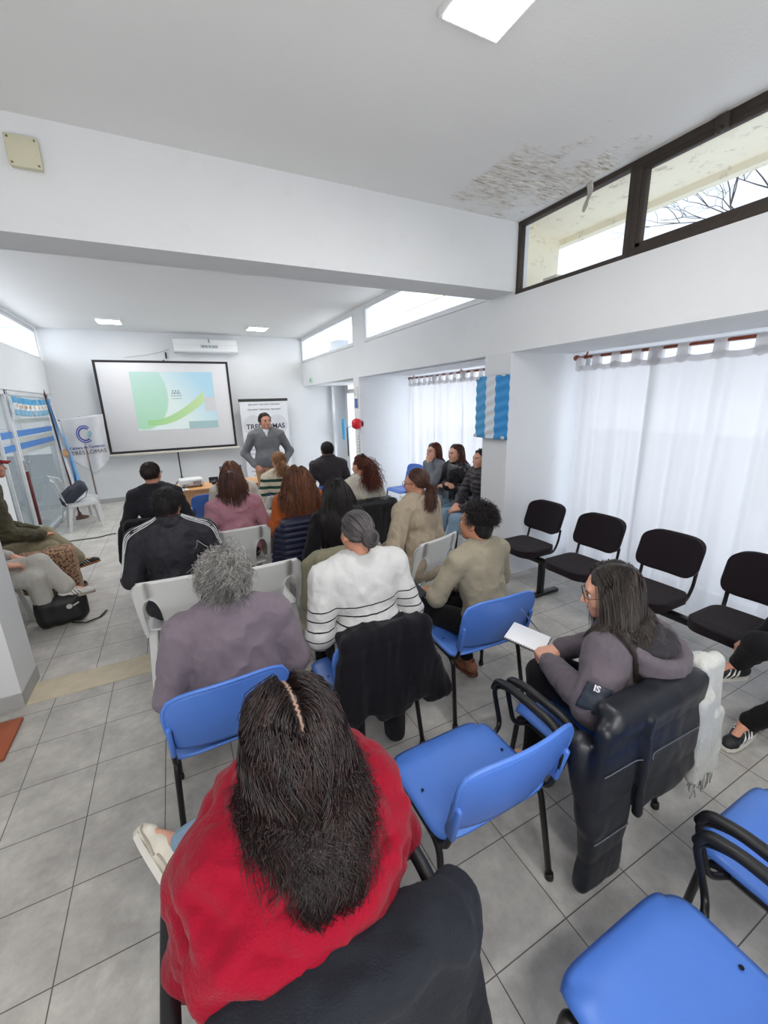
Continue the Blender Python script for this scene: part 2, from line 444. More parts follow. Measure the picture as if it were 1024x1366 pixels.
def strands(P, r, tint, sides=3):
    "P: n x m x 3 paths, r: n x m radii -> verts, quads, tint"
    n, m, _ = P.shape
    T = np.gradient(P, axis=1); T /= np.linalg.norm(T, axis=2, keepdims=True)+1e-9
    U = np.cross(T, np.array([.3, .5, .81])); U /= np.linalg.norm(U, axis=2, keepdims=True)+1e-9; W = np.cross(T, U)
    vs = []
    for k in range(sides):
        a = 2*PI*k/sides; vs.append(P+(U*math.cos(a)+W*math.sin(a))*r[:, :, None])
    V = np.stack(vs, 2).reshape(-1, 3)
    base = (np.arange(n)[:, None]*m+np.arange(m-1)[None])*sides
    F = []
    for k in range(sides):
        k2 = (k+1) % sides
        F.append(np.stack([base+k, base+k2, base+sides+k2, base+sides+k], 2).reshape(-1, 4))
    return V, np.vstack(F), np.repeat(tint, m*sides)

def hair(root, F, C, R, s, st):
    """st: kind, mat, L length, n, r radius, part x, wave amplitude, wl wavelength, vol, fall"""
    kind = st['kind']; g = np.random.default_rng(st.get('seed', 3)); n = st.get('n', 700); Ln = st.get('L', .3); m = st.get('m', 12)
    ec = C+R@np.array((0, -.014, .018))*s; er = np.array((.074, .094, .086))*s; vol = st.get('vol', .012)
    # roots
    u = g.normal(size=(n*5, 3)); u /= np.linalg.norm(u, axis=1, keepdims=True)
    pr_ = st.get('scalp'); ok = ~((abs(u[:, 0]-st.get('part', 0)/.074) < .06) & (u[:, 1] > -.72) & (u[:, 2] > 0)) if pr_ else np.ones(len(u), bool)
    if 'nape' in st: ok &= u[:, 2] > st['nape']
    ok &= ~((u[:, 1] > .32) & (u[:, 2] < .50-.0*u[:, 1])) & (u[:, 2] > -.62) & ~((u[:, 1] > .62)) & ~((u[:, 1] > -.15) & (u[:, 2] < -.12))
    u = u[ok][:n]; n = len(u)
    lay = g.uniform(0, 1, n); marg = .003+vol*lay
    part = st.get('part', .0)
    P = np.zeros((n, m, 3)); pos = ec+(u*(er+.002))@R.T; P[:, 0] = pos
    lx = u[:, 0]-part/.074; sg = np.sign(lx+1e-6)
    a = st.get('side', 1.0)*np.clip(1.15-abs(lx)*.3, .5, 1.2); b = st.get('back', .55)
    Lh = Ln*(1-st.get('Lvar', .25)*g.uniform(0, 1, n))*(1-st.get('taper', 0)*np.abs(u[:, 0])**1.5)
    if kind in ('short', 'crop'):
        whorl = np.array((.0, -.55, .75)); dirl = u-whorl; dirl[:, 2] -= .15
        nl = u/er; nl /= np.linalg.norm(nl, axis=1, keepdims=True); dirl = dirl-nl*(dirl*nl).sum(1, keepdims=True); dirl /= np.linalg.norm(dirl, axis=1, keepdims=True)+1e-6
        dirl = dirl+nl*.12+g.normal(size=(n, 3))*(.28 if kind == 'short' else .15)
    elif kind == 'curly':
        dirl = u*st.get('lift', .8)+g.normal(size=(n, 3))*.5+np.array((0, -.2, -.2))
    elif kind in ('bun', 'ponytail'):
        tp = np.array(st.get('tie', (0, -.115, .0))); dirl = tp-u*er; dirl = dirl/np.linalg.norm(dirl, axis=1, keepdims=True)
    else:
        fr_ = np.clip((u[:, 1]+st.get('crown', .45))/.5, 0, 1); dirl = np.stack([sg*a*(.10+.90*fr_), -b*np.ones(n)-.2*(u[:, 1] > 0), -.15-.5*(1-fr_)], 1)
    d = dirl@R.T; d /= np.linalg.norm(d, axis=1, keepdims=True)+1e-9
    grav = np.array((0, st.get('gy', -.05), -1.0)); amp = st.get('wave', 0); wl = st.get('wl', .07)
    ph = wob(u, .8, st.get('seed', 3), 2)*5+g.normal(size=n)*st.get('phr', .5)
    side = np.cross(u@R.T, np.array((0, 0, 1.0))); side /= np.linalg.norm(side, axis=1, keepdims=True)+1e-6
    step = Lh/(m-1)
    tied = kind in ('bun', 'ponytail')
    tiew = C+R@np.array(st.get('tie', (0, -.115, .0)))*s
    base = pos.copy()
    for i in range(1, m):
        t = i/(m-1)
        if tied:
            rem = tiew-base; dist = np.linalg.norm(rem, axis=1, keepdims=True); stp = dist/(m-i)
            base = base+rem/(dist+1e-6)*stp
        else:
            gk = st.get('g', .22) if kind not in ('short', 'crop', 'curly') else (.06 if kind != 'curly' else st.get('g', .12))
            d = d*(1-gk)+grav*gk; d /= np.linalg.norm(d, axis=1, keepdims=True)
            base = base+d*step[:, None]
        # keep outside the head
        q = (base-ec)@R; k = np.linalg.norm(q/(er+marg[:, None]), axis=1)
        ins = k < 1
        if ins.any(): base[ins] = ec+(q[ins]/k[ins][:, None])@R.T
        if not tied or True:
            q = (base-ec)@R
            fr = (q[:, 1] > .055) & (q[:, 2] < .035) & (abs(q[:, 0]) < .085) & (kind != 'curly')
            if fr.any():
                q[fr, 0] = np.sign(q[fr, 0]+1e-6)*.088; base[fr] = ec+q[fr]@R.T
        if F is not None:
            for Fk in F:
                dd, gr = Fk.sample(base); mg = .004+vol*.6*lay; ins = dd < mg
                if ins.any(): base[ins] += gr[ins]*np.clip(mg-dd, 0, .022)[ins][:, None]
        w = amp*min(1, t*2.2)
        off = side*(w*np.sin(ph+2*PI*(t*Lh)/wl))[:, None]
        if kind == 'curly' or st.get('helix'):
            off = off+(u@R.T)*(w*np.cos(ph+2*PI*(t*Lh)/wl))[:, None]+np.array((0, 0, 1))*(w*.5*np.sin(1.7*ph+2*PI*(t*Lh)/wl))[:, None]
        P[:, i] = base+off
    sg_ = np.linalg.norm(np.diff(P, axis=1), axis=2).max(1); kp = sg_ < (Ln/(m-1))*2.2+amp*2.2+.012
    P, u, lay, n = P[kp], u[kp], lay[kp], int(kp.sum())
    r0 = st.get('r', .003); prof = np.minimum(1, np.linspace(1.25, 0, m)**.55+.05); prof[0] = .6
    rr = r0*prof[None]*g.uniform(.6, 1.2, n)[:, None]
    tint = np.clip(wob(u, 1.6, 5, 2)*.3+.42+g.normal(size=n)*.22, 0, 1)
    if st.get('tip'): tint = tint
    V, Fc, T = strands(P, rr, tint)
    Vs, Fs, Ts = [V], [Fc], [T]; off = len(V)
    def addst(P2, r2, t2):
        nonlocal off
        V, Fc, T = strands(P2, r2, t2); Vs.append(V); Fs.append(Fc+off); Ts.append(T); off += len(V)
    if kind == 'bun':
        br = st.get('br', .042); bc = C+R@(np.array(st.get('tie'))+np.array((0, -.018, 0)))*s; nb = st.get('nb', 160); mm = 16
        ph2 = g.uniform(0, 2*PI, nb); tt = np.linspace(0, 1, mm)[None]; rad2 = br*(.55+.45*g.uniform(0, 1, nb))[:, None]
        an = ph2[:, None]+tt*3.6; el = g.uniform(-1.1, 1.1, nb)[:, None]+.25*np.sin(an*1.0)
        Q = np.stack([rad2*np.cos(an)*np.cos(el), rad2*.72*np.sin(el)-.0, rad2*np.sin(an)*np.cos(el)], 2)
        addst(bc+Q@R.T, np.full((nb, mm), st.get('r', .003)*1.15), np.clip(.4+g.normal(size=nb)*.25, 0, 1))
    if kind == 'ponytail':
        nb = st.get('nb', 420); mm = 14; PL = st.get('PL', .3); sp = st.get('spread', .03)
        q = tiew+g.normal(size=(nb, 3))*.010; P2 = np.zeros((nb, mm, 3)); P2[:, 0] = q
        dd0 = np.tile((R@np.array((0, -1, .1))), (nb, 1))+g.normal(size=(nb, 3))*.28; dd0 /= np.linalg.norm(dd0, axis=1, keepdims=True); LL = PL*g.uniform(.65, 1, nb); php = g.uniform(0, 6.28, nb)*st.get('phr', .5)+wob(dd0, 1, 3, 1)*3
        lay2 = g.uniform(0, 1, nb); b2 = q.copy()
        for i in range(1, mm):
            dd0 = dd0*.72+(grav+np.array(st.get('pd', (0, 0, 0))))*.28; dd0 /= np.linalg.norm(dd0, axis=1, keepdims=True)
            b2 = b2+dd0*(LL/(mm-1))[:, None]
            b2 = b2+(b2-b2.mean(0))*np.array((1, 1, 0))*(sp*1.2)
            for Fk in (F or []):
                d_, gr = Fk.sample(b2); ins = d_ < .006+.02*lay2; b2[ins] += gr[ins]*np.clip(.006+.02*lay2-d_, 0, .022)[ins][:, None]
            w = amp*min(1, i/4); t = i/(mm-1)
            P2[:, i] = b2+np.stack([np.sin(php+2*PI*t*LL/wl), np.cos(php+2*PI*t*LL/wl), .3*np.sin(php*2+9*t)], 1)*w
        rr2 = st.get('r', .003)*1.3*prof_(mm)[None]*g.uniform(.7, 1.2, nb)[:, None]
        addst(P2, rr2, np.clip(.5+g.normal(size=nb)*.28, 0, 1))
        if 'clip' in st:
            c = MB(); c.tube([C+R@(np.array(st['tie'])+np.array((x, -.012, .012*(1-(x/.04)**2))))*s for x in (-.035, -.02, 0, .02, .035)], .007, 8); c.build('hair_clip', st['clip'], root)
    # solid under-volume
    lo = C-.22; hi = C+.22
    under = st.get('under', max(0, Ln-.14) if kind in ('long', 'bob') else 0)
    lo = lo-np.array((0, 0, under)); H = Field(lo, hi, st.get('h', .007))
    th = {'crop': .0015, 'short': .003}.get(kind, .002 if tied else .003)
    H.ell(ec+R@np.array((0, -.003, .002)), er+th, R, 0)
    if kind in ('long', 'bob', 'curly'):
        H.ell(C+R@np.array((0, -.045, -.05))*s, np.array((.062+vol*.2, .050, .066))*s, R, .03)
    if kind == 'bun': H.ell(C+R@(np.array(st['tie'])+np.array((0, -.018, 0)))*s, np.array((.9, .66, .9))*st.get('br', .042), R, .01)
    if under > 0:
        e = C+R@np.array((0, -.055, -.05))*s; w_ = st.get('uw', .045)
        dx = st.get('udx', 0)
        tgt = e+np.array((dx, -.03, -under)); H.rc(e+np.array((-.02, 0, 0)), tgt+np.array((-.03, 0, 0)), w_, w_*.55, .04); H.rc(e+np.array((.02, 0, 0)), tgt+np.array((.03, 0, 0)), w_, w_*.55, .04)
    # open the face
    H.ell(C+R@np.array((0, .115, -.060))*s, np.array((.078, .085, .105))*s, R, .012, sub=True)
    if kind in ('short', 'crop'): H.ell(C+R@np.array((0, .10, -.02))*s, np.array((.07, .055, .085))*s, R, .01, sub=True)
    if kind in ('short', 'crop', 'bun', 'ponytail'):
        for sx in (-1, 1): H.ell(C+R@np.array((sx*.085, .015, -.035))*s, np.array((.03, .035, .045))*s, R, .008, sub=True)
        H.box(C+R@np.array((0, .0, -.125))*s, (.12, .12, .045), .01, R, .01, sub=True)
    V2, F2 = H.mesh(); V2 = V2+vnormals(V2, F2)*(wob(V2, 14, 4, 2)*.002)[:, None]
    t2 = np.full(len(V2), .08)
    if st.get('scalp'):   # pale parting line
        pass
    Vs.append(V2); Fs.append(F2+off); Ts.append(t2)
    return mesh_obj('hair', np.vstack(Vs), np.vstack(Fs), HM[st['mat']], root, attr=np.concatenate(Ts))
def prof_(m): return np.minimum(1, np.linspace(1.25, 0, m)**.55+.05)

def shoe(root, ank, toe, up, mat, sole=None, stripes=None, name='shoe', s=1.0, lace=None, sock=None, panel=None):
    y = Vector(toe).normalized(); z = Vector(up); z = (z-y*z.dot(y)).normalized(); x = y.cross(z)
    M = Matrix((x, y, z)).transposed().to_4x4(); M.translation = Vector(ank); M = M @ Matrix.Scale(s, 4)
    F = Field((-.07, -.11, -.12), (.07, .24, .05), .0055)
    F.rc((0, -.045, -.045), (0, .04, -.05), .036, .037, .02); F.rc((0, .04, -.052), (.0, .135, -.062), .038, .030, .02); F.rc((0, .14, -.066), (0, .165, -.068), .034, .026, .02)
    F.rc((0, -.035, -.03), (0, -.02, -.002), .038, .037, .02); F.rc((0, -.01, -.01), (0, .06, -.04), .030, .03, .02)
    F.plane((0, 0, -.083), (0, 0, -1)); F.ell((0, -.022, .012), (.030, .036, .03), None, .004, sub=True)
    V, Fc = F.mesh(); o = mesh_obj(name, V, Fc, mat, root); o.matrix_local = M
    b = MB(); pts = [(.036*math.cos(rad(a))*(1 if True else 1), -.05+.036*math.sin(rad(a))) for a in range(180, 361, 20)]
    out = [(.040, .02), (.043, .10), (.036, .16), (.018, .192), (-.012, .192), (-.034, .16), (-.040, .10), (-.039, .02)]
    b.poly(pts+out, .022, Matrix.Translation((0, 0, -.072))); b.build('sole', sole or M_SOLE, o)
    if sock: MB().tube([(0, -.020, -.03), (0, -.020, .02), (0, -.018, .055)], [.034, .036, .037], 14).build('sock', sock, o)
    if panel:
        t = MB()
        for pa, w_ in (([(-.045, .02, -.05), (-.03, -.085, -.04), (.03, -.085, -.04), (.045, .02, -.05)], .011), ([(-.045, .03, -.06), (-.05, .09, -.06), (-.02, .17, -.06), (.02, .17, -.06), (.05, .09, -.06), (.045, .03, -.06)], .010)):
            t.tube(surf_strip(F, pa, .0005, 24), w_, 6, flat=.35)
        t.build('overlay', panel, o)
    if stripes:
        t = MB()
        for sx in (-1, 1):
            for i in range(3):
                y0 = .035+i*.024; P0 = [(sx*.020, y0-.022, -.018), (sx*.034, y0-.008, -.040), (sx*.037, y0+.008, -.068)]
                V_, g_ = F.sample(np.array(P0)); P0 = np.array(P0)+g_*(-V_+.001)[:, None]
                t.tube(P0, .0045, 6, flat=.5)
        t.build('side_stripes', stripes, o)
    if lace is not None:
        t = MB()
        for i in range(4):
            y0 = .03+i*.018; z0 = -.008-i*.008
            t.tube([(-.018, y0, z0-.006), (0, y0+.005, z0+.002), (.018, y0+.01, z0-.006)], .0028, 5)
        t.build('laces', lace, o)
    return o

ARMS = {
 'lap': lambda s, S: ((s*.27, .03, S-.29), (s*.13, .25, .66), (-s*.5, .85, -.15)),
 'down': lambda s, S: ((s*.27, -.02, S-.30), (s*.25, .20, .62), (-.2*s, .9, -.3)),
 'cross': lambda s, S: ((s*.27, .05, S-.27), (-s*.02, .22, S-.22+.02*s), (-s*.9, .1, .1)),
 'desk': lambda s, S: ((s*.27, .12, S-.25), (s*.10, .33, S-.22), (-s*.5, .85, .1))}
LEGS = {
 'sit': lambda s: ((s*.12, .42, .50), (s*.13, .43, .10), (s*.15, 1, 0), (0, 0, 1)),
 'tuck': lambda s: ((s*.12, .42, .48), (s*.12, .24, .10), (s*.15, 1, -.2), (0, 0, 1))}

def person(label, loc, yaw, top, bottom, hs, sk='light', H=1.32, w=1.0, lean=.04, hy=0, hp=0, hr=0, hoff=(0, 0), arms='lap', legs='sit', h=.009, male=False,
           shoes=None, topopt=None, stand=False, group=None, face=False, glasses=None, brow='black', armrad=1.0, legrad=1.0, flare=0, curl=.5, fold=.006, seed=1, sway=0, topname='sweater', hands=True, hscale=1.0, botname='trousers', group_=None):
    topopt = topopt or {}
    pz = .55 if not stand else .93
    S = H-.30
    root_loc = (loc[0], loc[1], 0)
    neck = np.array((sway*.8, lean, S+.045)); C = np.array((sway+hoff[0], lean+.025+hoff[1], H-.108)); R = R3(hy, hp, hr)
    if not isinstance(arms, (tuple, list)): arms = (arms, arms)
    if not isinstance(legs, (tuple, list)): legs = (legs, legs)
    A = [ARMS[a](s, S) if isinstance(a, str) else a for a, s in zip(arms, (-1, 1))]
    Lg = [LEGS[a](s) if isinstance(a, str) else a for a, s in zip(legs, (-1, 1))]
    pts = [C]+[np.array(p) for a in A for p in a[:2]]+[np.array(p) for l in Lg for p in l[:2]]+[np.array((-.28*w, -.2, 0)), np.array((.28*w, .2, 0))]
    lo = np.min(pts, 0)-.16; hi = np.max(pts, 0)+.18; lo[2] = -.02; hi[2] = H+.05
    lum = np.array((sway*.3, -.01, pz+.14)); chest = np.array((sway*.7, lean*.7, S-.12))
    sh = [np.array((sway*.8+s*.165*w, lean, S-.02)) for s in (-1, 1)]
    hip = [np.array((s*.085*w, .02, pz-.02)) for s in (-1, 1)]
    def torso(F, e, k=.05, belly=topopt.get('belly', 0)):
        F.ell((0, -.01, pz), (.165*w+e, .115+e, .105+e*.5), None, k)
        F.ell(lum+np.array((0, .01+belly*.3, 0)), (.135*w+e+belly*.5, .10+e+belly*.7, .16), None, k)
        F.ell(chest, (.150*w+e, .105+e, .19+e*.5), None, k)
        if stand: F.ell(lum+np.array((0, .01, .06)), (.142*w+e, .108+e+belly*.6, .18), None, k)
        F.rc(sh[0]*.6+sh[1]*.4, sh[1]*.6+sh[0]*.4, .075+e, None, k)
        for s_ in sh: F.rc(s_, neck*.6+s_*.4+np.array((0, -.01, .01)), .055+e, .05+e, k)
    # body: one continuous surface
    B = Field(lo, hi, h); torso(B, -.012)
    B.rc(neck-np.array((0, .01, .04)), C+R@np.array((0, -.018, -.06)), .056 if male else .047, .055 if male else .046, .03)
    for i, s in enumerate((-1, 1)):
        e, wv, hd = (np.array(x, float) for x in A[i][:3])
        B.chain([sh[i], e, wv], [.045, .036, .025], .03)
        if hands: hand(B, wv, hd, A[i][3] if len(A[i]) > 3 else (s*.25, .1, 1), s, A[i][4] if len(A[i]) > 4 else curl, hscale)
        kn, an = (np.array(x, float) for x in Lg[i][:2])
        B.chain([hip[i], kn, an], [.072, .05, .034], .03)
        td = nz(Lg[i][2]); B.rc(an, an+td*.12-nz(Lg[i][3])*.05, .03, .02, .02)
    L = head_field(B, C, R, 1.0, male)
    V, Fc = B.mesh(); body = mesh_obj('person', V, Fc, SK[sk]); body.location = root_loc; body.rotation_euler = (0, 0, rad(yaw)); tag(body, label, 'person', group)
    # trousers
    Tm = Field(lo, hi, h); e = .012
    Tm.ell((0, -.01, pz-.01), (.165*w+e, .118+e, .095+e*.5), None, .04)
    for i, s in enumerate((-1, 1)):
        kn, an = (np.array(x, float) for x in Lg[i][:2]); dd = nz(kn-an)
        Tm.chain([hip[i], kn, an+dd*.03], [(.084)*legrad, .064*legrad, .046*legrad+flare], .035)
    if stand: Tm.plane((0, 0, pz+.10), (0, 0, 1))
    V, Fc = Tm.mesh(); V = folds(V, Fc, fold*.9, 5, seed+5); mesh_obj(botname, V, Fc, bottom, body)
    # top
    Tp = Field(lo, hi, h); e = topopt.get('e', .016); torso(Tp, e)
    ar = armrad; hem = topopt.get('hem', pz-.04)
    for i, s in enumerate((-1, 1)):
        el, wv = (np.array(x, float) for x in A[i][:2]); cut = topopt.get('cuff', .0); dd = nz(el-wv)
        Tp.chain([sh[i], el], [.060*ar+e*.5, .050*ar+e*.4], .022)
        q = wv+dd*(.03+cut); Tp.chain([el, q], [.050*ar+e*.4, .036*ar+e*.3], .03)
        if topopt.get('cuffring', True): Tp.rc(q, q-dd*.012, .034*ar+e*.3, .031*ar+e*.3, .008)
        m = (el+q)/2
    if topopt.get('skirt'): Tp.ell((0, -.03, pz-.02), (.19*w+e, .14+e, .12), None, .05)
    Tp.plane((0, 0, hem), (0, 0, -1))
    nb = C+R@np.array((0, -.018, -.06))
    if topopt.get('collar'):
        c0 = neck+np.array((0, -.008, .0)); cr, ch = topopt['collar']
        for k in range(14):
            a = 2*PI*k/14; a2 = 2*PI*(k+1)/14
            f = lambda t, zz: c0+np.array((cr*math.cos(t), cr*.95*math.sin(t), zz-.022*math.sin(t)))
            Tp.rc(f(a, .01), f(a2, .01), .016, None, .015)
            if ch > .03: Tp.rc(f(a, ch), f(a2, ch), .012, None, .02); Tp.rc(f(a, .01), f(a, ch), .012, None, .02)
    Tp.rc(neck-np.array((0, .012, .03)), nb+(nb-neck)*.3, .052 if male else .046, .056, .008, sub=True)
    if topopt.get('hood'):   # hood lying open on the back
        hc = neck+np.array((0, -.085, -.035))
        for k in range(18):
            a = 2*PI*k/18; a2 = 2*PI*(k+1)/18
            f = lambda t: hc+np.array((.125*math.cos(t), .105*math.sin(t), .055*math.sin(t)-.012))
            Tp.rc(f(a), f(a2), .030, None, .02)
    if topopt.get('vneck'): Tp.rc(neck+np.array((0, .10, -.075)), neck+np.array((0, .06, .03)), .012, .05, .01, sub=True)
    V, Fc = Tp.mesh(); V = folds(V, Fc, fold*1.35, topopt.get('ff', 5), seed, topopt.get('fs', (1, 1, .75)))
    if topopt.get('puff'):
        N = vnormals(V, Fc); V = V+N*(np.abs(np.sin(V[:, 2]*PI/topopt['puff']))**.5*.014-.006)[:, None]
    if 'ysplit' in topopt: pass
    to = mesh_obj(topname, V, Fc, top, body)
    hr_ = None
    if hs:
        if hs.get('bulk'):
            T2 = Field(lo, hi, h); T2.d = Tp.d.copy(); T2.lo = Tp.lo; T2.n = Tp.n; hs['bulk'](T2, S)
        else: T2 = Tp
        hr_ = hair(body, [T2] if hs['kind'] in ('long', 'ponytail', 'bob', 'curly') else None, C, R, 1.0, hs)
    if face or glasses: face_parts(body, L, R, 1.0, sk, brow, glasses)
    if shoes:
        for i in (0, 1):
            a = np.array(Lg[i][1], float); shoe(body, a, Lg[i][2], Lg[i][3], **shoes)
    return dict(o=body, top=to, Tp=Tp, C=C, R=R, L=L, neck=neck, S=S, sh=sh, A=A, body=B, hair=hr_)

def surf_strip(F, pts, off, n=24, smooth=True):
    "project a path on a field surface"
    P = np.array([list(p) for p in rounded(pts, .2, 6)]); t = np.linspace(0, 1, n); s_ = np.r_[0, np.cumsum(np.linalg.norm(np.diff(P, axis=0), axis=1))]; s_ /= s_[-1]
    Q = np.stack([np.interp(t, s_, P[:, i]) for i in range(3)], 1)
    for _ in range(10):
        d, g = F.sample(Q); Q = Q-g*(np.clip(d-off, -.02, .02))[:, None]*.8
    for _ in range(3): Q[1:-1] = (Q[:-2]+Q[1:-1]*2+Q[2:])/4
    return Q
# ------------------------------------------------------------------ furniture builders
def blue_mat(name, c):
    t = NT(name); col = t.mix(t.noise(5), cmul(c, .9), cmul(c, 1.1))
    t.bsdf(col, .38, 0, t.bump(t.noise(500, 2), .12, .001), spec=.5); return t.m
M_BLUE = blue_mat('blue_plastic', srgb(76, 120, 202))
M_BLACKMETAL = plain('black_metal', srgb(22, 22, 24), .35, .3)
M_BLACKPAD = plain('black_armpad', srgb(20, 20, 22), .45)
M_WPLASTIC = plain('white_plastic', srgb(212, 213, 212), .35, var=.03)
M_BFAB = cloth('black_upholstery', srgb(30, 23, 28), .95, 420, 5, .1, .3)
def blue_chair(label, loc, rz, arms=True, group='blue plastic stacking chairs'):
    t = thing('stacking_chair', label, 'chair', (loc[0], loc[1], 0), rz, group)
    W, D = .49, .43
    def seat(u, v):
        x = (u-.5)*2; y = (v-.5)*2
        k = 1/max(1e-6, (abs(x)**7+abs(y)**7)**(1/7)) if max(abs(x), abs(y)) > .01 else 1
        m = max(abs(x), abs(y)); k = min(1, k*m) if m > 0 else 1
        X, Y = x*k*W/2, y*k*D/2
        z = .452-.012*math.exp(-(Y/.12)**2)*(1-(x*x))-.030*max(0, (y-.55)/.45)**2+.02*max(0, (-y-.6)/.4)**1.5-.012*max(0, (abs(x)-.8)/.2)**2
        return (X, Y, z)
    MB().grid(seat, 24, 24, .010).build('seat', M_BLUE, t)
    def back(u, v):
        x = (u-.5)*2; w_ = W*.5*(1-.10*max(0, (v-.75)/.25)**2.2)*(1-.06*(1-v)**2)
        z0 = .515; z1 = .815+.012*(1-x*x)
        z = z0+(z1-z0)*v-.02*abs(x)**6*(1 if v > .5 else -1)*abs(2*v-1)
        y = -.205-.075*v-.035*(1-x*x)-.012*math.sin(v*PI)
        return (x*w_, y, z)
    b = MB(); b.grid(back, 26, 16, .009)
    rim = [back(0, v/8) for v in range(9)]+[back(u/12, 1) for u in range(1, 13)]+[back(1, v/8) for v in range(7, -1, -1)]
    b.tube(rim, .0085, 8)
    for s in (-1, 1): b.box((s*(W/2-.012), -.212-.03, .60), (.022, .046, .17), .012, Matrix.Rotation(rad(13), 4, 'X'))
    b.build('backrest', M_BLUE, t)
    hp = MB()
    for s in (-1, 1):
        hp.lathe([(.006, 0), (.006, .002)], (s*(W/2-.05), .0, .458), 10)
    hp.build('seat_bolts', M_BLACKMETAL, t)
    for s in (-1, 1):
        x = s*.235
        f = MB(); f.tube(rounded([(x+s*.02, .20, .012), (x, .165, .425), (x, -.17, .425), (x+s*.02, -.235, .012)], .06), .0125, 10)
        f.build('side_frame', M_BLACKMETAL, t)
        u = MB(); u.tube(rounded([(x, -.10, .425), (x, -.20, .435), (x*.99, -.245, .56), (x*.98, -.262, .66)], .05), .011, 8); u.build('back_support', M_BLACKMETAL, t)
        for y in (.2, -.235): MB().lathe([(.015, 0), (.018, .004), (.016, .03), (.013, .032)], (x+s*.02, y, 0), 12).build('foot_cap', M_BLACKPAD, t)
        if arms is True or (arms == 'right' and s > 0):
            X = s*.305
            a = MB(); a.tube(rounded([(x, .10, .425), (X, .13, .43), (X, .185, .60), (X, .10, .652), (X, -.14, .645), (X, -.225, .60), (x+s*.008, -.245, .57)], .07), .011, 8); a.build('arm_frame', M_BLACKMETAL, t)
            p = MB(); p.tube(rounded([(X, .178, .600), (X, .16, .645), (X, .08, .664), (X, -.13, .662), (X, -.205, .630)], .05), [.013]*1+[.021]*99 if False else .020, 10, flat=.75); p.build('armrest', M_BLACKPAD, t)
    MB().tube([(-.235, .10, .425), (.235, .10, .425)], .009, 8).tube([(-.235, -.12, .425), (.235, -.12, .425)], .009, 8).build('cross_bar', M_BLACKMETAL, t)
    return t
def white_chair(label, loc, rz, group='white plastic garden chairs'):
    t = thing('garden_chair', label, 'chair', (loc[0], loc[1], 0), rz, group)
    def seat(u, v):
        x = (u-.5)*2; y = (v-.5)*2; w_ = .235*(1+.06*y)
        return (x*w_*(1-.03*abs(y)**6), y*.22, .43+.012*abs(x)**3+.010*max(0, -y)-.02*max(0, (y-.7)/.3)**2-.008*math.exp(-(x*x+y*y)*3))
    MB().grid(seat, 18, 18, .008).build('seat', M_WPLASTIC, t)
    def rowpt(x, z):
        v = (z-.42)/.40
        return (x, -.205-.085*v-.04*(1-(x/.27)**2)*min(1, v*2), z)
    b = MB(); N = 22; zt = .70; z0 = .42
    def xs(z):
        v = (z-.42)/.40; xo = .245+.022*v; 
        if z > .76: xo *= 1-.16*((z-.76)/.06)**2.5
        g = .052*math.sqrt(max(0, 1-(max(0, z-.58)/(zt-.58))**2)) if z < zt else 0
        gm = .165+.01*v
        return xo, gm+g, gm-g
    zs = list(np.linspace(z0, .58, 7))+list(np.linspace(.60, zt, 10))+list(np.linspace(.72, .82, 7))
    nb = 3; nc = 8; rows = []
    for z in zs:
        xo, a, c = xs(z); r = [-(xo+(a-xo)*i/nb) for i in range(nb+1)]+[-c+2*c*i/nc for i in range(nc+1)]+[a+(xo-a)*i/nb for i in range(nb+1)]
        rows.append([rowpt(x, z+(.012*(1-(x/.25)**2) if z > .78 else 0)) for x in r])
    n = len(rows[0]); V = []; Fq = []; th = .008
    for r in rows:
        for p in r: V.append(p)
    for r in rows:
        for p in r: V.append((p[0], p[1]-th, p[2]))
    o2 = len(rows)*n; gaps = {nb, nb+1+nc}
    bad = set()
    for j in range(len(rows)-1):
        for i in range(n-1):
            if i in gaps and zs[j] < zt-1e-6: bad.add((j, i)); continue
            a = j*n+i; Fq += [(a, a+1, a+1+n, a+n), (a+o2, a+n+o2, a+1+n+o2, a+1+o2)]
    def edge(a, b_): Fq.append((a, b_, b_+o2, a+o2))
    for j in range(len(rows)-1):
        for i in range(n-1):
            if (j, i) in bad: edge(j*n+i, (j+1)*n+i); edge((j+1)*n+i+1, j*n+i+1)
        edge((j+1)*n, j*n); edge(j*n+n-1, (j+1)*n+n-1)
    for i in range(n-1): edge((len(rows)-1)*n+i, (len(rows)-1)*n+i+1)
    b.add(V, Fq); b.tube([rows[-1][i] for i in range(n)], .007, 6); b.build('backrest', M_WPLASTIC, t)
    for sx in (-1, 1):
        for sy in (-1, 1):
            x0, y0 = sx*.225, sy*.19; x1, y1 = sx*.255, sy*.225-(.03 if sy < 0 else 0)
            l = MB()
            for (dx, dy) in ((-sx*.022, 0), (0, -sy*.022)):
                pass
            V = []; 
            for z, x, y, w1 in ((.43, x0, y0, .034), (.22, (x0+x1)/2, (y0+y1)/2, .026), (0, x1, y1, .020)):
                V += [(x, y, z), (x-sx*w1*1.5, y, z), (x-sx*w1*1.5, y-sy*.006, z), (x-sx*.006, y-sy*.006, z), (x-sx*.006, y-sy*w1*1.5, z), (x, y-sy*w1*1.5, z)]
            Fq = []
            for k in (0, 1):
                for i in range(6): a = k*6+i; b2 = k*6+(i+1) % 6; Fq.append((a, b2, b2+6, a+6))
            Fq.append(tuple(range(6))); Fq.append(tuple(range(17, 11, -1)))
            l.add(V, Fq, False); l.build('leg', M_WPLASTIC, t)
    ap = MB()
    for s in (-1, 1): ap.box((s*.235, 0, .415), (.012, .40, .045), .004)
    ap.box((0, .212, .412), (.46, .012, .04), .004).build('apron', M_WPLASTIC, t)
    return t
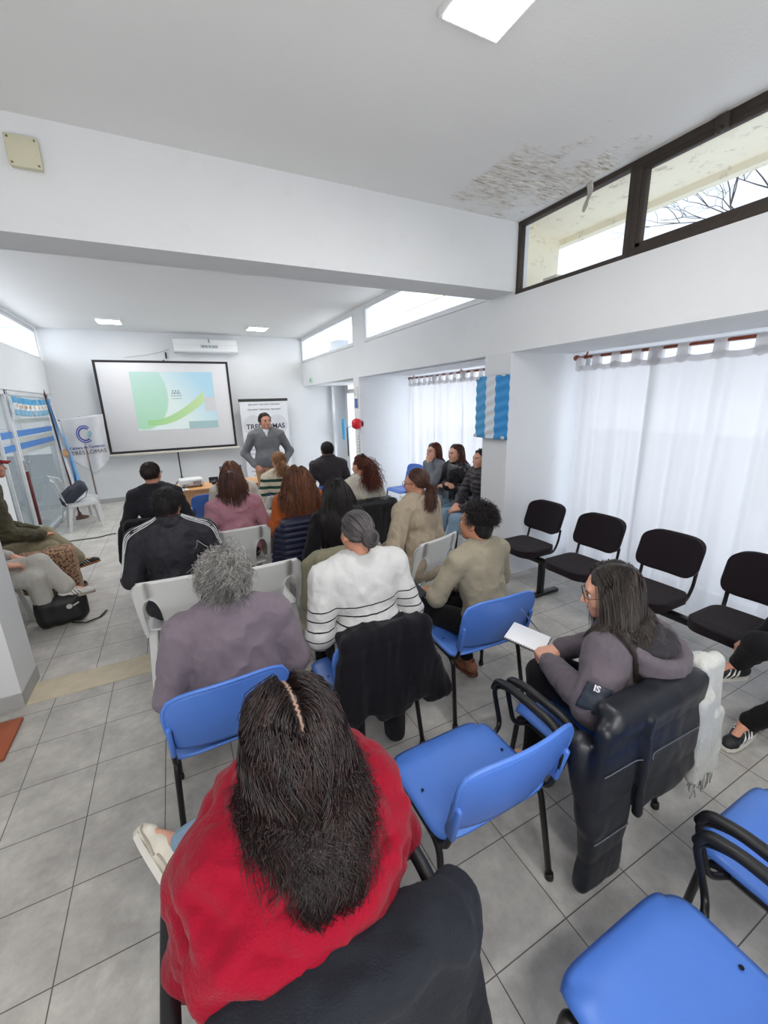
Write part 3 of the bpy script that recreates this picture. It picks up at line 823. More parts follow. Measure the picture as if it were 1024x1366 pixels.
def bench_seat(label, loc, rz):
    t = thing('waiting_chair', label, 'chair', (loc[0], loc[1], 0), rz, 'black upholstered waiting seats on one beam')
    def pad(F, c, hs, R=None): F.box(c, hs, min(hs)*.9, R, 0)
    F = Field((-.30, -.30, .36), (.30, .30, .52), .008); F.box((0, .01, .445), (.235, .225, .032), .03, None, 0); F.plane((0, .30, .5), (0, .8, .6)) if False else None
    V, Fc = F.mesh(); x, y = V[:, 0]/.235, V[:, 1]/.225
    k = np.maximum(1, (np.abs(x)**3+np.abs(y)**3)**(1/3)); V[:, 0] /= k**1.0; V[:, 1] = np.where(k > 1, V[:, 1]/k, V[:, 1]); V[:, 2] += .010*(1-x*x)*(y*y-.2)-.018*np.clip(y-.6, 0, 1)
    mesh_obj('seat', V, Fc, M_BFAB, t)
    F = Field((-.30, -.12, .5), (.30, .12, .92), .008); F.box((0, 0, .715), (.225, .026, .15), .025, None, 0)
    V, Fc = F.mesh(); x, z = V[:, 0]/.225, (V[:, 2]-.715)/.15
    k = np.maximum(1, (np.abs(x)**3.4+np.abs(z)**3.4)**(1/3.4)); V[:, 0] /= k; V[:, 2] = .715+(V[:, 2]-.715)/k; V[:, 1] += -.235-.035*(1-x*x)-.05*z
    mesh_obj('backrest', V, Fc, M_BFAB, t)
    for s in (-1, 1):
        MB().tube(rounded([(s*.17, .10, .40), (s*.18, -.20, .395), (s*.19, -.245, .50), (s*.19, -.265, .62)], .07), .013, 8, flat=.6).build('back_support', M_BLACKMETAL, t)
    MB().box((0, 0, .395), (.36, .26, .02), .005).build('seat_bracket', M_BLACKMETAL, t)
    return t

# soft things made from a field
def soft(name, lo, hi, h, fn, mat, parent=None, fold=.006, ff=6, seed=1, fs=(1, 1, .4), post=None, label=None, cat=None, loc=None, rz=0, group=None):
    F = Field(lo, hi, h); fn(F); V, Fc = F.mesh()
    if fold: V = folds(V, Fc, fold, ff, seed, fs)
    if post: V = post(V, vnormals(V, Fc))
    o = mesh_obj(name, V, Fc, mat, parent)
    if loc is not None: o.location = loc; o.rotation_euler = (0, 0, rz)
    if label: tag(o, label, cat, group)
    o['_f'] = 0; del o['_f']
    return o, F
def puffs(per, amp=.014, axis=2):
    return lambda V, N: V+N*((np.abs(np.sin(V[:, axis]*PI/per))**.5-.6)*amp)[:, None]
# ------------------------------------------------------------------ camera
cam = bpy.data.cameras.new('camera'); cam.lens = 546.707/1366*36; cam.sensor_width = 36; cam.clip_start = .02
co = bpy.data.objects.new('camera', cam); COL.objects.link(co)
CR = ((0.89117615, -0.45279463, -0.02796581), (-0.14139659, -0.21866031, -0.96550229), (0.43105924, 0.86438689, -0.25888847))
m = Matrix(((CR[0][0], -CR[1][0], -CR[2][0]), (CR[0][1], -CR[1][1], -CR[2][1]), (CR[0][2], -CR[1][2], -CR[2][2]))).to_4x4()
m.translation = (0.62684, -1.35171, 1.87564); co.matrix_world = m; SC.camera = co

# ------------------------------------------------------------------ surfaces
def wall_mat(name, c, st=.25):
    t = NT(name); cd = t.coords()
    col = t.mix(t.noise(1.3, 5, cd), cmul(c, .93), cmul(c, 1.04)); col = t.mix(t.ramp(t.noise(7, 6, cd), [(.60, (0, 0, 0, 1)), (.85, (.35, .35, .35, 1))]), col, cmul(c, .82))
    t.bsdf(col, .85, 0, t.bump(t.noise(70, 6, cd), st, .004), spec=.2); return t.m
M_WALL = wall_mat('painted_plaster', srgb(222, 224, 226)); M_WALLB = wall_mat('lower_plaster', srgb(216, 218, 221))
def ceil_mat():
    t = NT('ceiling_plaster'); cd = t.coords(); c = srgb(226, 226, 225)
    sx = t.n('ShaderNodeSeparateXYZ'); t.l(cd, sx.inputs[0])
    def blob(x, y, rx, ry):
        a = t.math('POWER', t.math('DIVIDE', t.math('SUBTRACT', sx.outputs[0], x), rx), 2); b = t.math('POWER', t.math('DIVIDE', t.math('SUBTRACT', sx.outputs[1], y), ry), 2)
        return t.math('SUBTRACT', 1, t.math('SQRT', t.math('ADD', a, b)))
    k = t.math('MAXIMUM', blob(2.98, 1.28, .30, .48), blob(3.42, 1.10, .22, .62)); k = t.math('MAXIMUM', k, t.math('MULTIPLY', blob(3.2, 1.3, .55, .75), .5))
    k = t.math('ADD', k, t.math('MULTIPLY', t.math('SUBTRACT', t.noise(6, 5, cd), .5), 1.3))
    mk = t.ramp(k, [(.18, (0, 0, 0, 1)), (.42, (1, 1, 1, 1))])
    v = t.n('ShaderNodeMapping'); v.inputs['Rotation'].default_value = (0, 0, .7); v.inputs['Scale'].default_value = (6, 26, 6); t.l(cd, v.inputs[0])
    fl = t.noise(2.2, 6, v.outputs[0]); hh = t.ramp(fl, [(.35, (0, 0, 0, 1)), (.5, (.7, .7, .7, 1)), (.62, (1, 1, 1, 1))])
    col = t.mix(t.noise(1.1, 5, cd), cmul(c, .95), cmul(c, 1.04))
    peel_col = t.ramp(fl, [(.34, srgb(170, 160, 146)), (.44, srgb(214, 210, 202)), (.7, srgb(244, 243, 240))]); col = t.mix(mk, col, peel_col)  # peeling patch: darker in the flake lows, near white on the flakes
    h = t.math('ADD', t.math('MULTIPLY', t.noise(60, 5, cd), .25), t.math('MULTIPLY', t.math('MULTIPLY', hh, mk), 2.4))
    t.bsdf(col, .9, 0, t.bump(h, .45, .010), spec=.15); return t.m
def tile_mat(name, ox, oy, c1, c2):
    t = NT(name); cd = t.coords(); mp = t.n('ShaderNodeMapping'); mp.inputs['Location'].default_value = (ox, oy, 0); t.l(cd, mp.inputs[0])
    def brick(ms):
        b = t.n('ShaderNodeTexBrick', offset=0, squash=1, i_Scale=1, i_Mortar_Size=ms, i_Mortar_Smooth=.1, i_Brick_Width=.335, i_Row_Height=.335)
        t.l(mp.outputs[0], b.inputs[0]); b.inputs['Color1'].default_value = (0, 0, 0, 1); b.inputs['Color2'].default_value = (1, 1, 1, 1); return b
    b = brick(.0022)
    n = t.noise(4.5, 8, cd, .65); n2 = t.noise(22, 6, cd, .7)
    col = t.mix(t.ramp(n, [(.32, (0, 0, 0, 1)), (.68, (1, 1, 1, 1))]), c1, c2); col = t.mix(t.math('MULTIPLY', t.ramp(n2, [(.4, (0, 0, 0, 1)), (.75, (1, 1, 1, 1))]), .35), col, cmul(c1, .75))
    col = t.mix(t.math('MULTIPLY', b.outputs['Color'], .10), col, cmul(c2, 1.1)); col = t.mix(b.outputs['Fac'], col, srgb(84, 80, 76))
    h = t.math('ADD', t.math('MULTIPLY', b.outputs['Fac'], -1), t.math('MULTIPLY', n2, .12))
    rg = t.ramp(n, [(.3, (.36, .36, .36, 1)), (.7, (.55, .55, .55, 1))])
    bs = t.bsdf(col, .45, 0, t.bump(h, .35, .004), spec=.45); t.l(rg, bs.inputs['Roughness']); return t.m
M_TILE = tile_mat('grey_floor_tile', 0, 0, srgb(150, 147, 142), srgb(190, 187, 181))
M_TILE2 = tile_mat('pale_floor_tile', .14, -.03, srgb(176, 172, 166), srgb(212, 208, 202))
M_STONE = plain('threshold_stone', srgb(196, 184, 160), .55, var=.2, nscale=9, bscale=60)
M_SKIRT = plain('grey_skirting', srgb(166, 166, 164), .6)
M_FRAME = plain('dark_steel_frame', srgb(58, 50, 44), .6, .2, var=.35, nscale=25, bscale=90)
M_WFRAME = plain('white_aluminium', srgb(214, 216, 218), .4)
M_EAVE = None
def eave_mat():
    t = NT('weathered_eave'); cd = t.coords(); c = srgb(246, 238, 214)
    k = t.ramp(t.noise(9, 8, cd, .75), [(.56, (0, 0, 0, 1)), (.68, (1, 1, 1, 1))]); col = t.mix(t.math('MULTIPLY', k, .6), c, srgb(120, 104, 84))
    t.bsdf(col, .9, 0, t.bump(t.noise(60, 5, cd), .3, .004)); return t.m
M_EAVE = eave_mat()
def glass_mat(name, tint, gl=.06):
    t = NT(name); a = t.n('ShaderNodeBsdfTransparent', i_Color=tint); b = t.n('ShaderNodeBsdfGlossy', i_Roughness=.03)
    mx = t.n('ShaderNodeMixShader'); mx.inputs[0].default_value = gl; t.l(a.outputs[0], mx.inputs[1]); t.l(b.outputs[0], mx.inputs[2]); t.l(mx.outputs[0], t.out.inputs[0]); return t.m
M_GLASS = glass_mat('clear_glass', (.95, .97, 1, 1)); M_GLASSG = glass_mat('grey_door_glass', (.62, .64, .64, 1), .12)

def struct(name, mb, mat, parent=None, kind='structure'):
    o = mb.build(name, mat, parent)
    if parent is None: o['kind'] = kind
    return o
def bx(x0, x1, y0, y1, z0, z1, b=0): return MB().box(((x0+x1)/2, (y0+y1)/2, (z0+z1)/2), (abs(x1-x0), abs(y1-y0), abs(z1-z0)), b)
def addb(mb, x0, x1, y0, y1, z0, z1, b=0): return mb.box(((x0+x1)/2, (y0+y1)/2, (z0+z1)/2), (abs(x1-x0), abs(y1-y0), abs(z1-z0)), b)
XR, XN, XL, YB, ZC = 3.59, 4.62, -1.33, 8.72, 3.37
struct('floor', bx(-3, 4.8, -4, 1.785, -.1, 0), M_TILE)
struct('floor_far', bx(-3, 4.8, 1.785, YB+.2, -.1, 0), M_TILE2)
struct('trim_threshold', bx(-.5, XR, 1.785, 2.045, -.01, .004), M_STONE)
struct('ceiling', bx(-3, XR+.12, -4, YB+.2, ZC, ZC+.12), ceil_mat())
bm_ = bx(-2.8, XR, 1.79, 2.12, 2.815, ZC+.01); struct('beam', bm_, M_WALL)
struct('wall_back', bx(XL-.2, 4.8, YB, YB+.15, 0, ZC), M_WALL)
struct('wall_rear', bx(-2.8, 4.8, -3.6, -3.45, 0, ZC), M_WALL)
struct('wall_left_near', bx(-2.8, -2.65, -3.6, 1.79, 0, ZC), M_WALL)
pl = bx(-2.8, -.50, 1.79, 2.12, 0, 2.83); struct('pillar_left', pl, M_WALLB)
sk = bx(-2.8, -.495, 1.775, 2.125, 0, .10); struct('baseboard_pillar', sk, M_SKIRT)
# left wall of the far room
lw = MB(); addb(lw, XL-.15, XL, 2.1, 5.36, 0, 2.79); addb(lw, XL-.15, XL, 5.36, YB, 2.19, 2.79); addb(lw, XL-.15, XL, 2.1, YB, 3.32, ZC); addb(lw, XL-.15, XL, 8.48, YB, 0, 2.2)
addb(lw, XL-.15, XL, 2.1, 3.1, 2.7, ZC)
struct('wall_left', lw, M_WALL)
struct('baseboard_back', bx(XL, 4.3, YB-.015, YB, 0, .09), M_SKIRT)
# right wall: columns, lintels, niches
rw = MB()
addb(rw, XR, XR+.14, 1.79, YB, 2.30, 2.815); addb(rw, XR, XR+.14, -3.6, 1.79, 2.30, 2.79); addb(rw, XR, XR+.14, 2.16, YB, 3.345, ZC)
addb(rw, XR, XR+.14, 1.79, 2.16, 2.815, ZC); addb(rw, XR, XR+.14, 5.12, 5.56, 2.815, 3.345); addb(rw, XR, XR+.14, -3.6, -1.7, 2.79, ZC)
struct('wall_right', rw, M_WALL)
struct('column_near', bx(XR, 4.8, 1.79, 2.16, 0, 2.30), M_WALLB); struct('column_far', bx(XR, 4.8, 5.41, 5.66, 0, 2.30), M_WALL)
struct('ceiling_niche', bx(XR+.1, 4.8, -3.6, YB, 2.30, 2.42), M_WALLB)
nw = MB(); addb(nw, XN, XN+.15, -3.6, 1.79, 0, .12); addb(nw, XN, XN+.15, 2.16, 5.41, 0, .12); addb(nw, XN, XN+.15, 5.66, 7.15, 0, 2.31); addb(nw, XN, XN+.15, 8.45, YB, 0, 2.31); addb(nw, XN, XN+.15, -3.6, -2.0, 0, 2.31)
struct('wall_niche', nw, M_WALLB)
def window(name, x, y0, y1, z0, z1, mat, fw=.045, muntins=(), d=.06, glass=M_GLASS):
    f = MB(); t = thing(name, None, None, (0, 0, 0)); t['kind'] = 'structure'
    addb(f, x-d/2, x+d/2, y0, y1, z0, z0+fw, .004); addb(f, x-d/2, x+d/2, y0, y1, z1-fw, z1, .004)
    for y in [y0+fw/2, y1-fw/2]+list(muntins): addb(f, x-d/2+.002, x+d/2-.002, y-fw/2, y+fw/2, z0+.002, z1-.002, .004)
    f.build('window_frame', mat, t); bx(x-.003, x+.003, y0+fw*.5, y1-fw*.5, z0+fw*.5, z1-fw*.5).build('window_pane', glass, t); return t
w1 = window('window_1', XR+.04, .735, 1.79, 2.79, 3.372, M_FRAME, .035)
w2 = window('window_2', XR+.04, -1.7, .735, 2.79, 3.372, M_FRAME, .05)
ins = MB(); 
for z in (2.85, 3.305): addb(ins, XR+.01, XR+.05, -1.65, .685, z-.018, z+.018, .004)
for y in (.665, -.50, -.56): addb(ins, XR+.01, XR+.05, y-.018, y+.018, 2.84, 3.30, .004)
ins.build('window_frame', M_FRAME, w2)
lt = MB(); addb(lt, XR-.02, XR+.03, .20, .27, 3.28, 3.36, .01); lt.tube([(XR-.02, .235, 3.30), (XR-.035, .235, 3.27)], .012, 8); lt.build('window_latch', M_FRAME, w2)
window('window_3', XR+.03, 5.56, 8.72, 2.82, 3.35, M_WFRAME, .055); window('window_4', XR+.03, 2.12, 5.12, 2.82, 3.35, M_WFRAME, .055)
window('window_5', XL-.05, 3.1, 8.66, 2.79, 3.32, M_WFRAME, .055, (5.9,))
window('window_6', XN+.05, -2.0, 1.79, .12, 2.31, M_WFRAME, .05, (-.7, .55)); window('window_7', XN+.05, 2.16, 5.41, .12, 2.31, M_WFRAME, .05, (3.2, 4.3))
# outside
ev = MB(); addb(ev, XR+.14, 4.36, -4, YB+.2, 3.37, 3.46); addb(ev, 4.30, 4.38, -4, YB+.2, 3.32, 3.47); struct('roof_eave', ev, M_EAVE)
struct('wall_fin', bx(XR+.14, 4.30, 1.95, 2.05, 2.42, 3.38), M_EAVE)
struct('ground_outside', bx(-14, 24, -14, 24, -.2, -.11), plain('paving_outside', srgb(196, 192, 184), .9))
ub = thing('utility_box', 'small beige utility box outside the dark framed high window', 'box', (3.98, 1.66, 2.42))
MB().box((0, 0, .26), (.20, .16, .52), .01).build('housing', plain('utility_beige', srgb(214, 208, 192), .7), ub)
v_ = MB(); 
for i in range(6): v_.box((-.103, 0, .36+i*.022), (.006, .11, .008))
v_.build('louvre', plain('utility_dark', srgb(120, 116, 108), .6), ub)
# bare trees outside
M_BARK = plain('bark', srgb(84, 76, 70), .9)
def bare_tree(label, x, y, z0, sd, H=2.6):
    r = random.Random(sd); t = thing('bare_tree', label, 'tree', (x, y, -.11), 0, 'leafless trees outside the high window')
    mb = MB(); tr = MB(); tr.tube([(0, 0, 0), (.05, 0, z0*.5), (0, .05, z0)], [.12, .09, .07], 8); tr.build('trunk', M_BARK, t)
    def grow(p, d, L, rad_, k):
        q = p+d*L; mb.tube([p, (p+q)/2+Vector((r.uniform(-.03, .03), r.uniform(-.03, .03), 0)), q], [rad_, rad_*.85, rad_*.6], 5, cap=False)
        if k == 0: return
        for _ in range(r.choice((2, 3, 3))):
            n = (d+Vector((r.gauss(0, .5), r.gauss(0, .6), r.gauss(.12, .3)))).normalized(); grow(q, n, L*r.uniform(.6, .85), rad_*.62, k-1)
    for _ in range(4): grow(Vector((0, .05, z0)), Vector((r.gauss(0, .4), r.gauss(0, .6), 1)).normalized(), H*.3, .028, 5)
    mb.build('branches', M_BARK, t); return t
bare_tree('leafless tree seen through the high window near the latch', 9.5, 1.9, 3.8, 4, 3.0)
bare_tree('leafless tree farther right behind the high window glass', 9.2, -.2, 3.8, 9, 3.4)
# ceiling panels
M_LED = emis('led_diffuser', (1, .99, .97, 1), 14); M_LEDC = plain('led_casing', srgb(236, 236, 236), .5)
def panel(label, x, y, s, group=None, e=None):
    t = thing('ceiling_light', label, 'ceiling light', (x, y, ZC), 0, group)
    MB().box((0, 0, -.016), (s, s, .032), .004).build('casing', M_LEDC, t); MB().box((0, 0, -.0335), (s*.90, s*.90, .004)).build('diffuser', e or M_LED, t)
    l = bpy.data.lights.new('panel_lamp', 'AREA'); l.energy = 10 if y < 3 else 3.5; l.size = s*.85; l.color = (1, .99, .97); o = link(bpy.data.objects.new('panel_lamp', l), t); o.location = (0, 0, -.05); return t
panel('large square light panel on the grey near ceiling', 1.945, .235, .30)
panel('small square ceiling light above left side of the screen', -.09, 7.6, .38)
panel('small square ceiling light above the air conditioner', 2.40, 7.6, .38)
panel('added square ceiling light panel behind the viewer, out of view', .3, -2.4, .30)  # unseen extra panel, added to light the near room
# light through the windows, and added fill lamps
def area(name, loc, rot, sx, sy, e, c=(1, 1, 1)):
    l = bpy.data.lights.new(name, 'AREA'); l.shape = 'RECTANGLE'; l.size = sx; l.size_y = sy; l.energy = e; l.color = c
    o = link(bpy.data.objects.new(name, l)); o.location = loc; o.rotation_euler = rot; return o
DAY = (.97, .985, 1)
area('daylight_near', (XN+.35, .1, 1.35), (0, rad(90), 0), 2.2, 3.6, 24, DAY)
area('daylight_far', (XN+.35, 3.8, 1.35), (0, rad(90), 0), 2.2, 3.2, 32, DAY)
area('daylight_door', (XN+.4, 7.8, 1.3), (0, rad(90), 0), 2.0, 1.3, 30, DAY)
area('daylight_left', (XL-.9, 6.4, 2.4), (0, rad(-90), 0), 2.4, 5, 60, DAY)
area('daylight_left_door', (-2.0, 3.2, 3.05), (0, rad(-90), 0), .6, 2, 1, DAY)
area('rear_fill', (.8, -2.6, 3.2), (0, 0, 0), 2.4, 1.2, 42, (1, .98, .96))  # added fill from behind the camera, not a real fixture
area('ceiling_fill', (.6, -2.5, .9), (rad(165), 0, 0), 2.6, 1.4, 56, (1, .985, .965))  # invented upward fill that brightens the near ceiling
area('daylight_clerestory', (4.28, 5.6, 3.08), (0, rad(104), 0), .45, 6.2, 34, DAY)
area('daylight_clerestory_left', (XL-.55, 6.0, 3.05), (0, rad(-104), 0), .45, 5.0, 20, DAY)
area('eave_fill', (4.02, -.4, 2.50), (rad(180), 0, 0), .5, 4.4, 6, DAY)  # hidden upward fill added for outdoor bounce on the eave soffit
area('far_room_fill', (1.2, 5.2, 3.28), (0, 0, 0), 2.4, 3.0, 40, (1, .985, .97))  # added overhead fill for the far room, no fixture hangs here
W = bpy.data.worlds.new('sky'); SC.world = W; W.use_nodes = True; nt = W.node_tree; nt.nodes.clear()
o_ = nt.nodes.new('ShaderNodeOutputWorld'); b_ = nt.nodes.new('ShaderNodeBackground'); tc = nt.nodes.new('ShaderNodeTexCoord'); sp = nt.nodes.new('ShaderNodeSeparateXYZ'); rp = nt.nodes.new('ShaderNodeValToRGB')
rp.color_ramp.elements[0].color = (.90, .94, 1, 1); rp.color_ramp.elements[1].color = (.66, .80, 1, 1); rp.color_ramp.elements[1].position = .8
nt.links.new(tc.outputs['Generated'], sp.inputs[0]); nt.links.new(sp.outputs[2], rp.inputs[0]); nt.links.new(rp.outputs[0], b_.inputs[0]); b_.inputs[1].default_value = 1.05; nt.links.new(b_.outputs[0], o_.inputs[0])
SC.view_settings.view_transform = 'Standard'; SC.view_settings.look = 'None'; SC.view_settings.exposure = .55; SC.view_settings.gamma = 1
SC.cycles.use_denoising = True; SC.cycles.max_bounces = 8; SC.cycles.diffuse_bounces = 5; SC.cycles.transparent_max_bounces = 12; SC.cycles.sample_clamp_indirect = 6

# ------------------------------------------------------------------ curtains
def sheer():
    t = NT('sheer_curtain'); cd = t.coords()
    wv = t.noise(600, 2, cd); a = t.n('ShaderNodeBsdfDiffuse', i_Color=srgb(214, 215, 218)); b = t.n('ShaderNodeBsdfTranslucent', i_Color=srgb(228, 226, 226)); c = t.n('ShaderNodeBsdfTransparent', i_Color=(1, 1, 1, 1))
    m1 = t.n('ShaderNodeMixShader'); m1.inputs[0].default_value = .5; t.l(a.outputs[0], m1.inputs[1]); t.l(b.outputs[0], m1.inputs[2])
    m2 = t.n('ShaderNodeMixShader'); m2.inputs[0].default_value = .10; t.l(m1.outputs[0], m2.inputs[1]); t.l(c.outputs[0], m2.inputs[2]); t.l(m2.outputs[0], t.out.inputs[0]); return t.m
M_SHEER = sheer(); M_WOOD = plain('rod_wood', srgb(140, 62, 34), .45, var=.25, nscale=20)
def curtain(label, y0, y1, sd, group, z1=2.185, xc=4.36, tabs=5, z0=.06):
    t = thing('curtain', label, 'curtain', (xc, (y0+y1)/2, 0), 0, group); hw = (y1-y0)/2
    r = random.Random(sd); ph = [r.uniform(0, 6.28) for _ in range(4)]
    nf = hw*2/.26
    def fn(u, v):
        y = -hw+2*hw*u; a = .012+.03*(1-v)
        x = a*math.sin(u*nf*6.28+ph[0]+.8*math.sin(v*2+ph[1]))+a*.22*math.sin(u*nf*2.3*6.28+ph[2])+.01*math.sin(u*9+ph[3]+v*3)
        sag = .02*abs(math.sin(u*tabs*PI))
        return (x, y*(1+.02*math.sin(v*3)), z0+(z1-z0-sag*v)*v)
    MB().grid(fn, 150, 16).build('panel', M_SHEER, t)
    MB().grid(lambda u, v: (lambda p: (p[0]-.004, p[1], p[2]-.05*(1-v)))(fn(u, 1)), 150, 1).build('hem', M_SHEER, t)
    for i in range(tabs+1):
        u = min(max(i/tabs, .02), .98); p = fn(u, 1)
        def tf(a, b, y=p[1]):
            an = PI*(b*2-1)*.5; zz = 2.245
            if b < .3: return (-.018-.006*(1-b/.3), y+(a-.5)*.085*(1-.0*b), z1-.055+(zz-z1+.055)*(b/.3)-(.02*(1-abs(a-.5)*2) if b < .01 else 0))
            if b > .7: return (.018, y+(a-.5)*.085, zz-(zz-z1+.03)*((b-.7)/.3))
            an = PI*(b-.3)/.4; return (-.018*math.cos(an), y+(a-.5)*.085, zz+.018*math.sin(an))
        MB().grid(tf, 4, 20).build('tab', M_SHEER, t)
    return t
def rod(label, y0, y1, fin, xc=4.36):
    t = thing('curtain_rod', label, 'curtain rod', (xc, (y0+y1)/2, 2.25)); h = (y1-y0)/2
    MB().tube([(0, -h, 0), (0, h, 0)], .0135, 12).build('pole', M_WOOD, t)
    for y in fin:
        MB().lathe([(.008, -.03), (.022, -.022), (.028, 0), (.022, .022), (.008, .03)], (0, y-(y0+y1)/2, 0), 14, Matrix.Rotation(PI/2, 4, 'X')).build('finial', M_WOOD, t)
    for y in (-h+.12, 0, h-.12): MB().tube([(0, y, 0), (.02, y, .03), (.03, y, .055)], .008, 6).tube([(0, y-.01, 0), (0, y+.01, 0)], .019, 10).build('bracket', M_WOOD, t)
rod('red-brown wooden rod holding the curtains behind the black seats', -1.9, 1.70, (1.68,)); rod('red-brown wooden rod of the curtains behind the two women', 2.2, 5.02, (5.0, 3.55))
curtain('white sheer tab-top curtain beside the near column', .86, 1.64, 3, 'white curtains of the near window', tabs=4)
curtain('white sheer tab-top curtain overlapping in the middle of the near window', -.35, .92, 8, 'white curtains of the near window', tabs=5, xc=4.34)
curtain('white sheer tab-top curtain at the right end of the near window', -1.85, -.30, 5, 'white curtains of the near window', tabs=6)
curtain('white sheer curtain at the far end of the far window', 4.2, 4.98, 6, 'white curtains of the far window', tabs=5)
curtain('white sheer curtain in the middle of the far window', 3.5, 4.22, 7, 'white curtains of the far window', xc=4.34, tabs=4)
curtain('white sheer curtain behind the two seated women', 2.2, 3.5, 9, 'white curtains of the far window', tabs=7)
# ------------------------------------------------------------------ back wall things
M_INK = plain('dark_ink', srgb(46, 46, 52), .6); M_NAVY = plain('navy_print', srgb(34, 48, 130), .6)
FX = Matrix.Rotation(PI/2, 4, 'X')      # text facing -y
def tx(x, y, z, rz=0): return Matrix.Translation((x, y, z)) @ Matrix.Rotation(rz, 4, 'Z') @ FX
# air conditioner
ac = thing('air_conditioner', 'white wall air conditioner above the projector screen', 'air conditioner', (1.50, YB, 2.975))
M_AC = plain('ac_white', srgb(226, 228, 228), .4, var=.03)
MB().grid(lambda u, v: ((u-.5)*1.24, -(.06+.19*math.sin(min(1, v*1.05)*PI*.5)**.6) if v < .97 else -.06, .285*(1-v)+.0), 2, 14).box((0, -.10, .155), (1.24, .20, .26), .03).box((0, -.13, .10), (1.24, .2, .14), .04).build('housing', M_AC, ac)
MB().box((.0, -.222, .045), (1.02, .02, .030), .004).build('air_outlet', plain('ac_dark', srgb(40, 44, 46), .5), ac)
MB().box((.0, -.238, .068), (1.06, .016, .012), .004).build('flap', M_AC, ac)
MB().box((.06, -.234, .125), (.34, .008, .06), .002).build('display_panel', plain('ac_panel', srgb(176, 184, 186), .3), ac)
d_ = MB()
for x in (-.06, 0, .07, .14, .19): d_.box((x, -.239, .125), (.018, .004, .02))
d_.build('display_marks', M_INK, ac); MB().box((.06, -.233, .235), (.025, .006, .08)).build('sticker', plain('sticker_grey', srgb(150, 150, 150)), ac)
cb = MB(); cb.tube([(-.02, 8.70, 2.88), (.35, 8.70, 2.93), (.62, 8.70, 2.99), (.80, 8.70, 3.06)], .004, 5); tag(cb.build('cable', plain('thin_cable', srgb(190, 186, 180))), 'thin pale cable running from screen to the air conditioner', 'cable')
h_ = MB(); h_.box((.72, 8.69, 2.93), (.03, .04, .12), .005); tag(h_.build('wall_hook', M_INK), 'small dark hook on the wall left of the air conditioner', 'hook')
# projector screen
sc = thing('projector_screen', 'white projection screen with black border showing a green and blue slide', 'projector screen', (.66, 8.45, 0)); SX, Z0, Z1 = 1.21, 1.02, 2.80
MB().box((0, 0, (Z0+Z1)/2), (2*SX, .012, Z1-Z0), .002).build('fabric', plain('screen_fabric', srgb(216, 216, 218), .8, var=.02), sc)
b_ = MB()
for s in (-1, 1): b_.box((s*(SX-.02), -.008, (Z0+Z1)/2), (.045, .006, Z1-Z0))
for z in (Z0+.02, Z1-.02): b_.box((0, -.0085, z), (2*SX, .006, .042))
b_.build('border', plain('screen_border', srgb(34, 30, 32), .7), sc)
MB().box((.0, 0, Z0-.03), (2*SX+.1, .03, .045), .01).build('bottom_bar', plain('cream_bar', srgb(214, 208, 196), .5), sc)
MB().tube([(0, .03, Z1+.02), (0, .03, .42)], .013, 8).build('pole', M_BLACKMETAL, sc)
for a in (0, 120, 240): MB().tube([(0, .03, .44), (.42*math.sin(rad(a)), .03-.2*math.cos(rad(a)), .01)], .010, 6).build('leg', M_BLACKMETAL, sc)
def slide_mat():
    t = NT('projected_slide'); cd = t.coords(); sx = t.n('ShaderNodeSeparateXYZ'); t.l(cd, sx.inputs[0]); X, Z = sx.outputs[0], sx.outputs[2]
    u = t.math('ADD', t.math('DIVIDE', X, 1.51), .5); v = t.math('ADD', t.math('DIVIDE', Z, 1.14), .5)
    bg = t.mix(t.ramp(t.math('SUBTRACT', t.math('ADD', u, t.math('MULTIPLY', v, .5)), .45), [(.25, (0, 0, 0, 1)), (.8, (1, 1, 1, 1))]), srgb(226, 240, 238), srgb(182, 220, 238))
    # pale green arc on the left, bright green swoosh along the bottom
    dx = t.math('DIVIDE', t.math('SUBTRACT', u, .08), .34); dy = t.math('DIVIDE', t.math('SUBTRACT', v, .62), .62); e1 = t.math('ADD', t.math('POWER', dx, 2), t.math('POWER', dy, 2))
    bg = t.mix(t.ramp(e1, [(.9, (1, 1, 1, 1)), (1.0, (0, 0, 0, 1))]), bg, t.mix(v, srgb(176, 222, 190), srgb(196, 228, 220)))
    c = t.math('ADD', .13, t.math('MULTIPLY', t.math('POWER', t.math('MAXIMUM', t.math('SUBTRACT', u, .22), 0), 1.7), .95)); dd = t.math('ABSOLUTE', t.math('SUBTRACT', v, c)); wd = t.math('ADD', .035, t.math('MULTIPLY', u, .07))
    k = t.math('MULTIPLY', t.math('LESS_THAN', dd, wd), t.math('MULTIPLY', t.math('LESS_THAN', u, .86), t.math('GREATER_THAN', u, .12)))
    bg = t.mix(k, bg, t.mix(u, srgb(158, 216, 150), srgb(206, 228, 176)))
    g = t.math('MULTIPLY', t.math('GREATER_THAN', u, .86), t.math('MULTIPLY', t.math('GREATER_THAN', v, .30), t.math('LESS_THAN', v, .56))); bg = t.mix(g, bg, srgb(212, 214, 216))
    g = t.math('MULTIPLY', t.math('GREATER_THAN', u, .62), t.math('LESS_THAN', v, .13)); bg = t.mix(g, bg, srgb(168, 196, 198))
    e = t.n('ShaderNodeEmission', i_Strength=.62); t.l(bg, e.inputs[0]); b = t.n('ShaderNodeBsdfDiffuse'); t.l(bg, b.inputs[0]); a = t.n('ShaderNodeAddShader'); 
    b2 = t.n('ShaderNodeMixShader'); b2.inputs[0].default_value = .45; t.l(e.outputs[0], b2.inputs[1]); t.l(b.outputs[0], b2.inputs[2]); a = b2
    t.l(a.outputs[0], t.out.inputs[0]); return t.m
so = MB().box((0, 0, 0), (1.51, .003, 1.14)).build('projected_slide', slide_mat(), sc); so.location = (.115, -.010, 2.02)
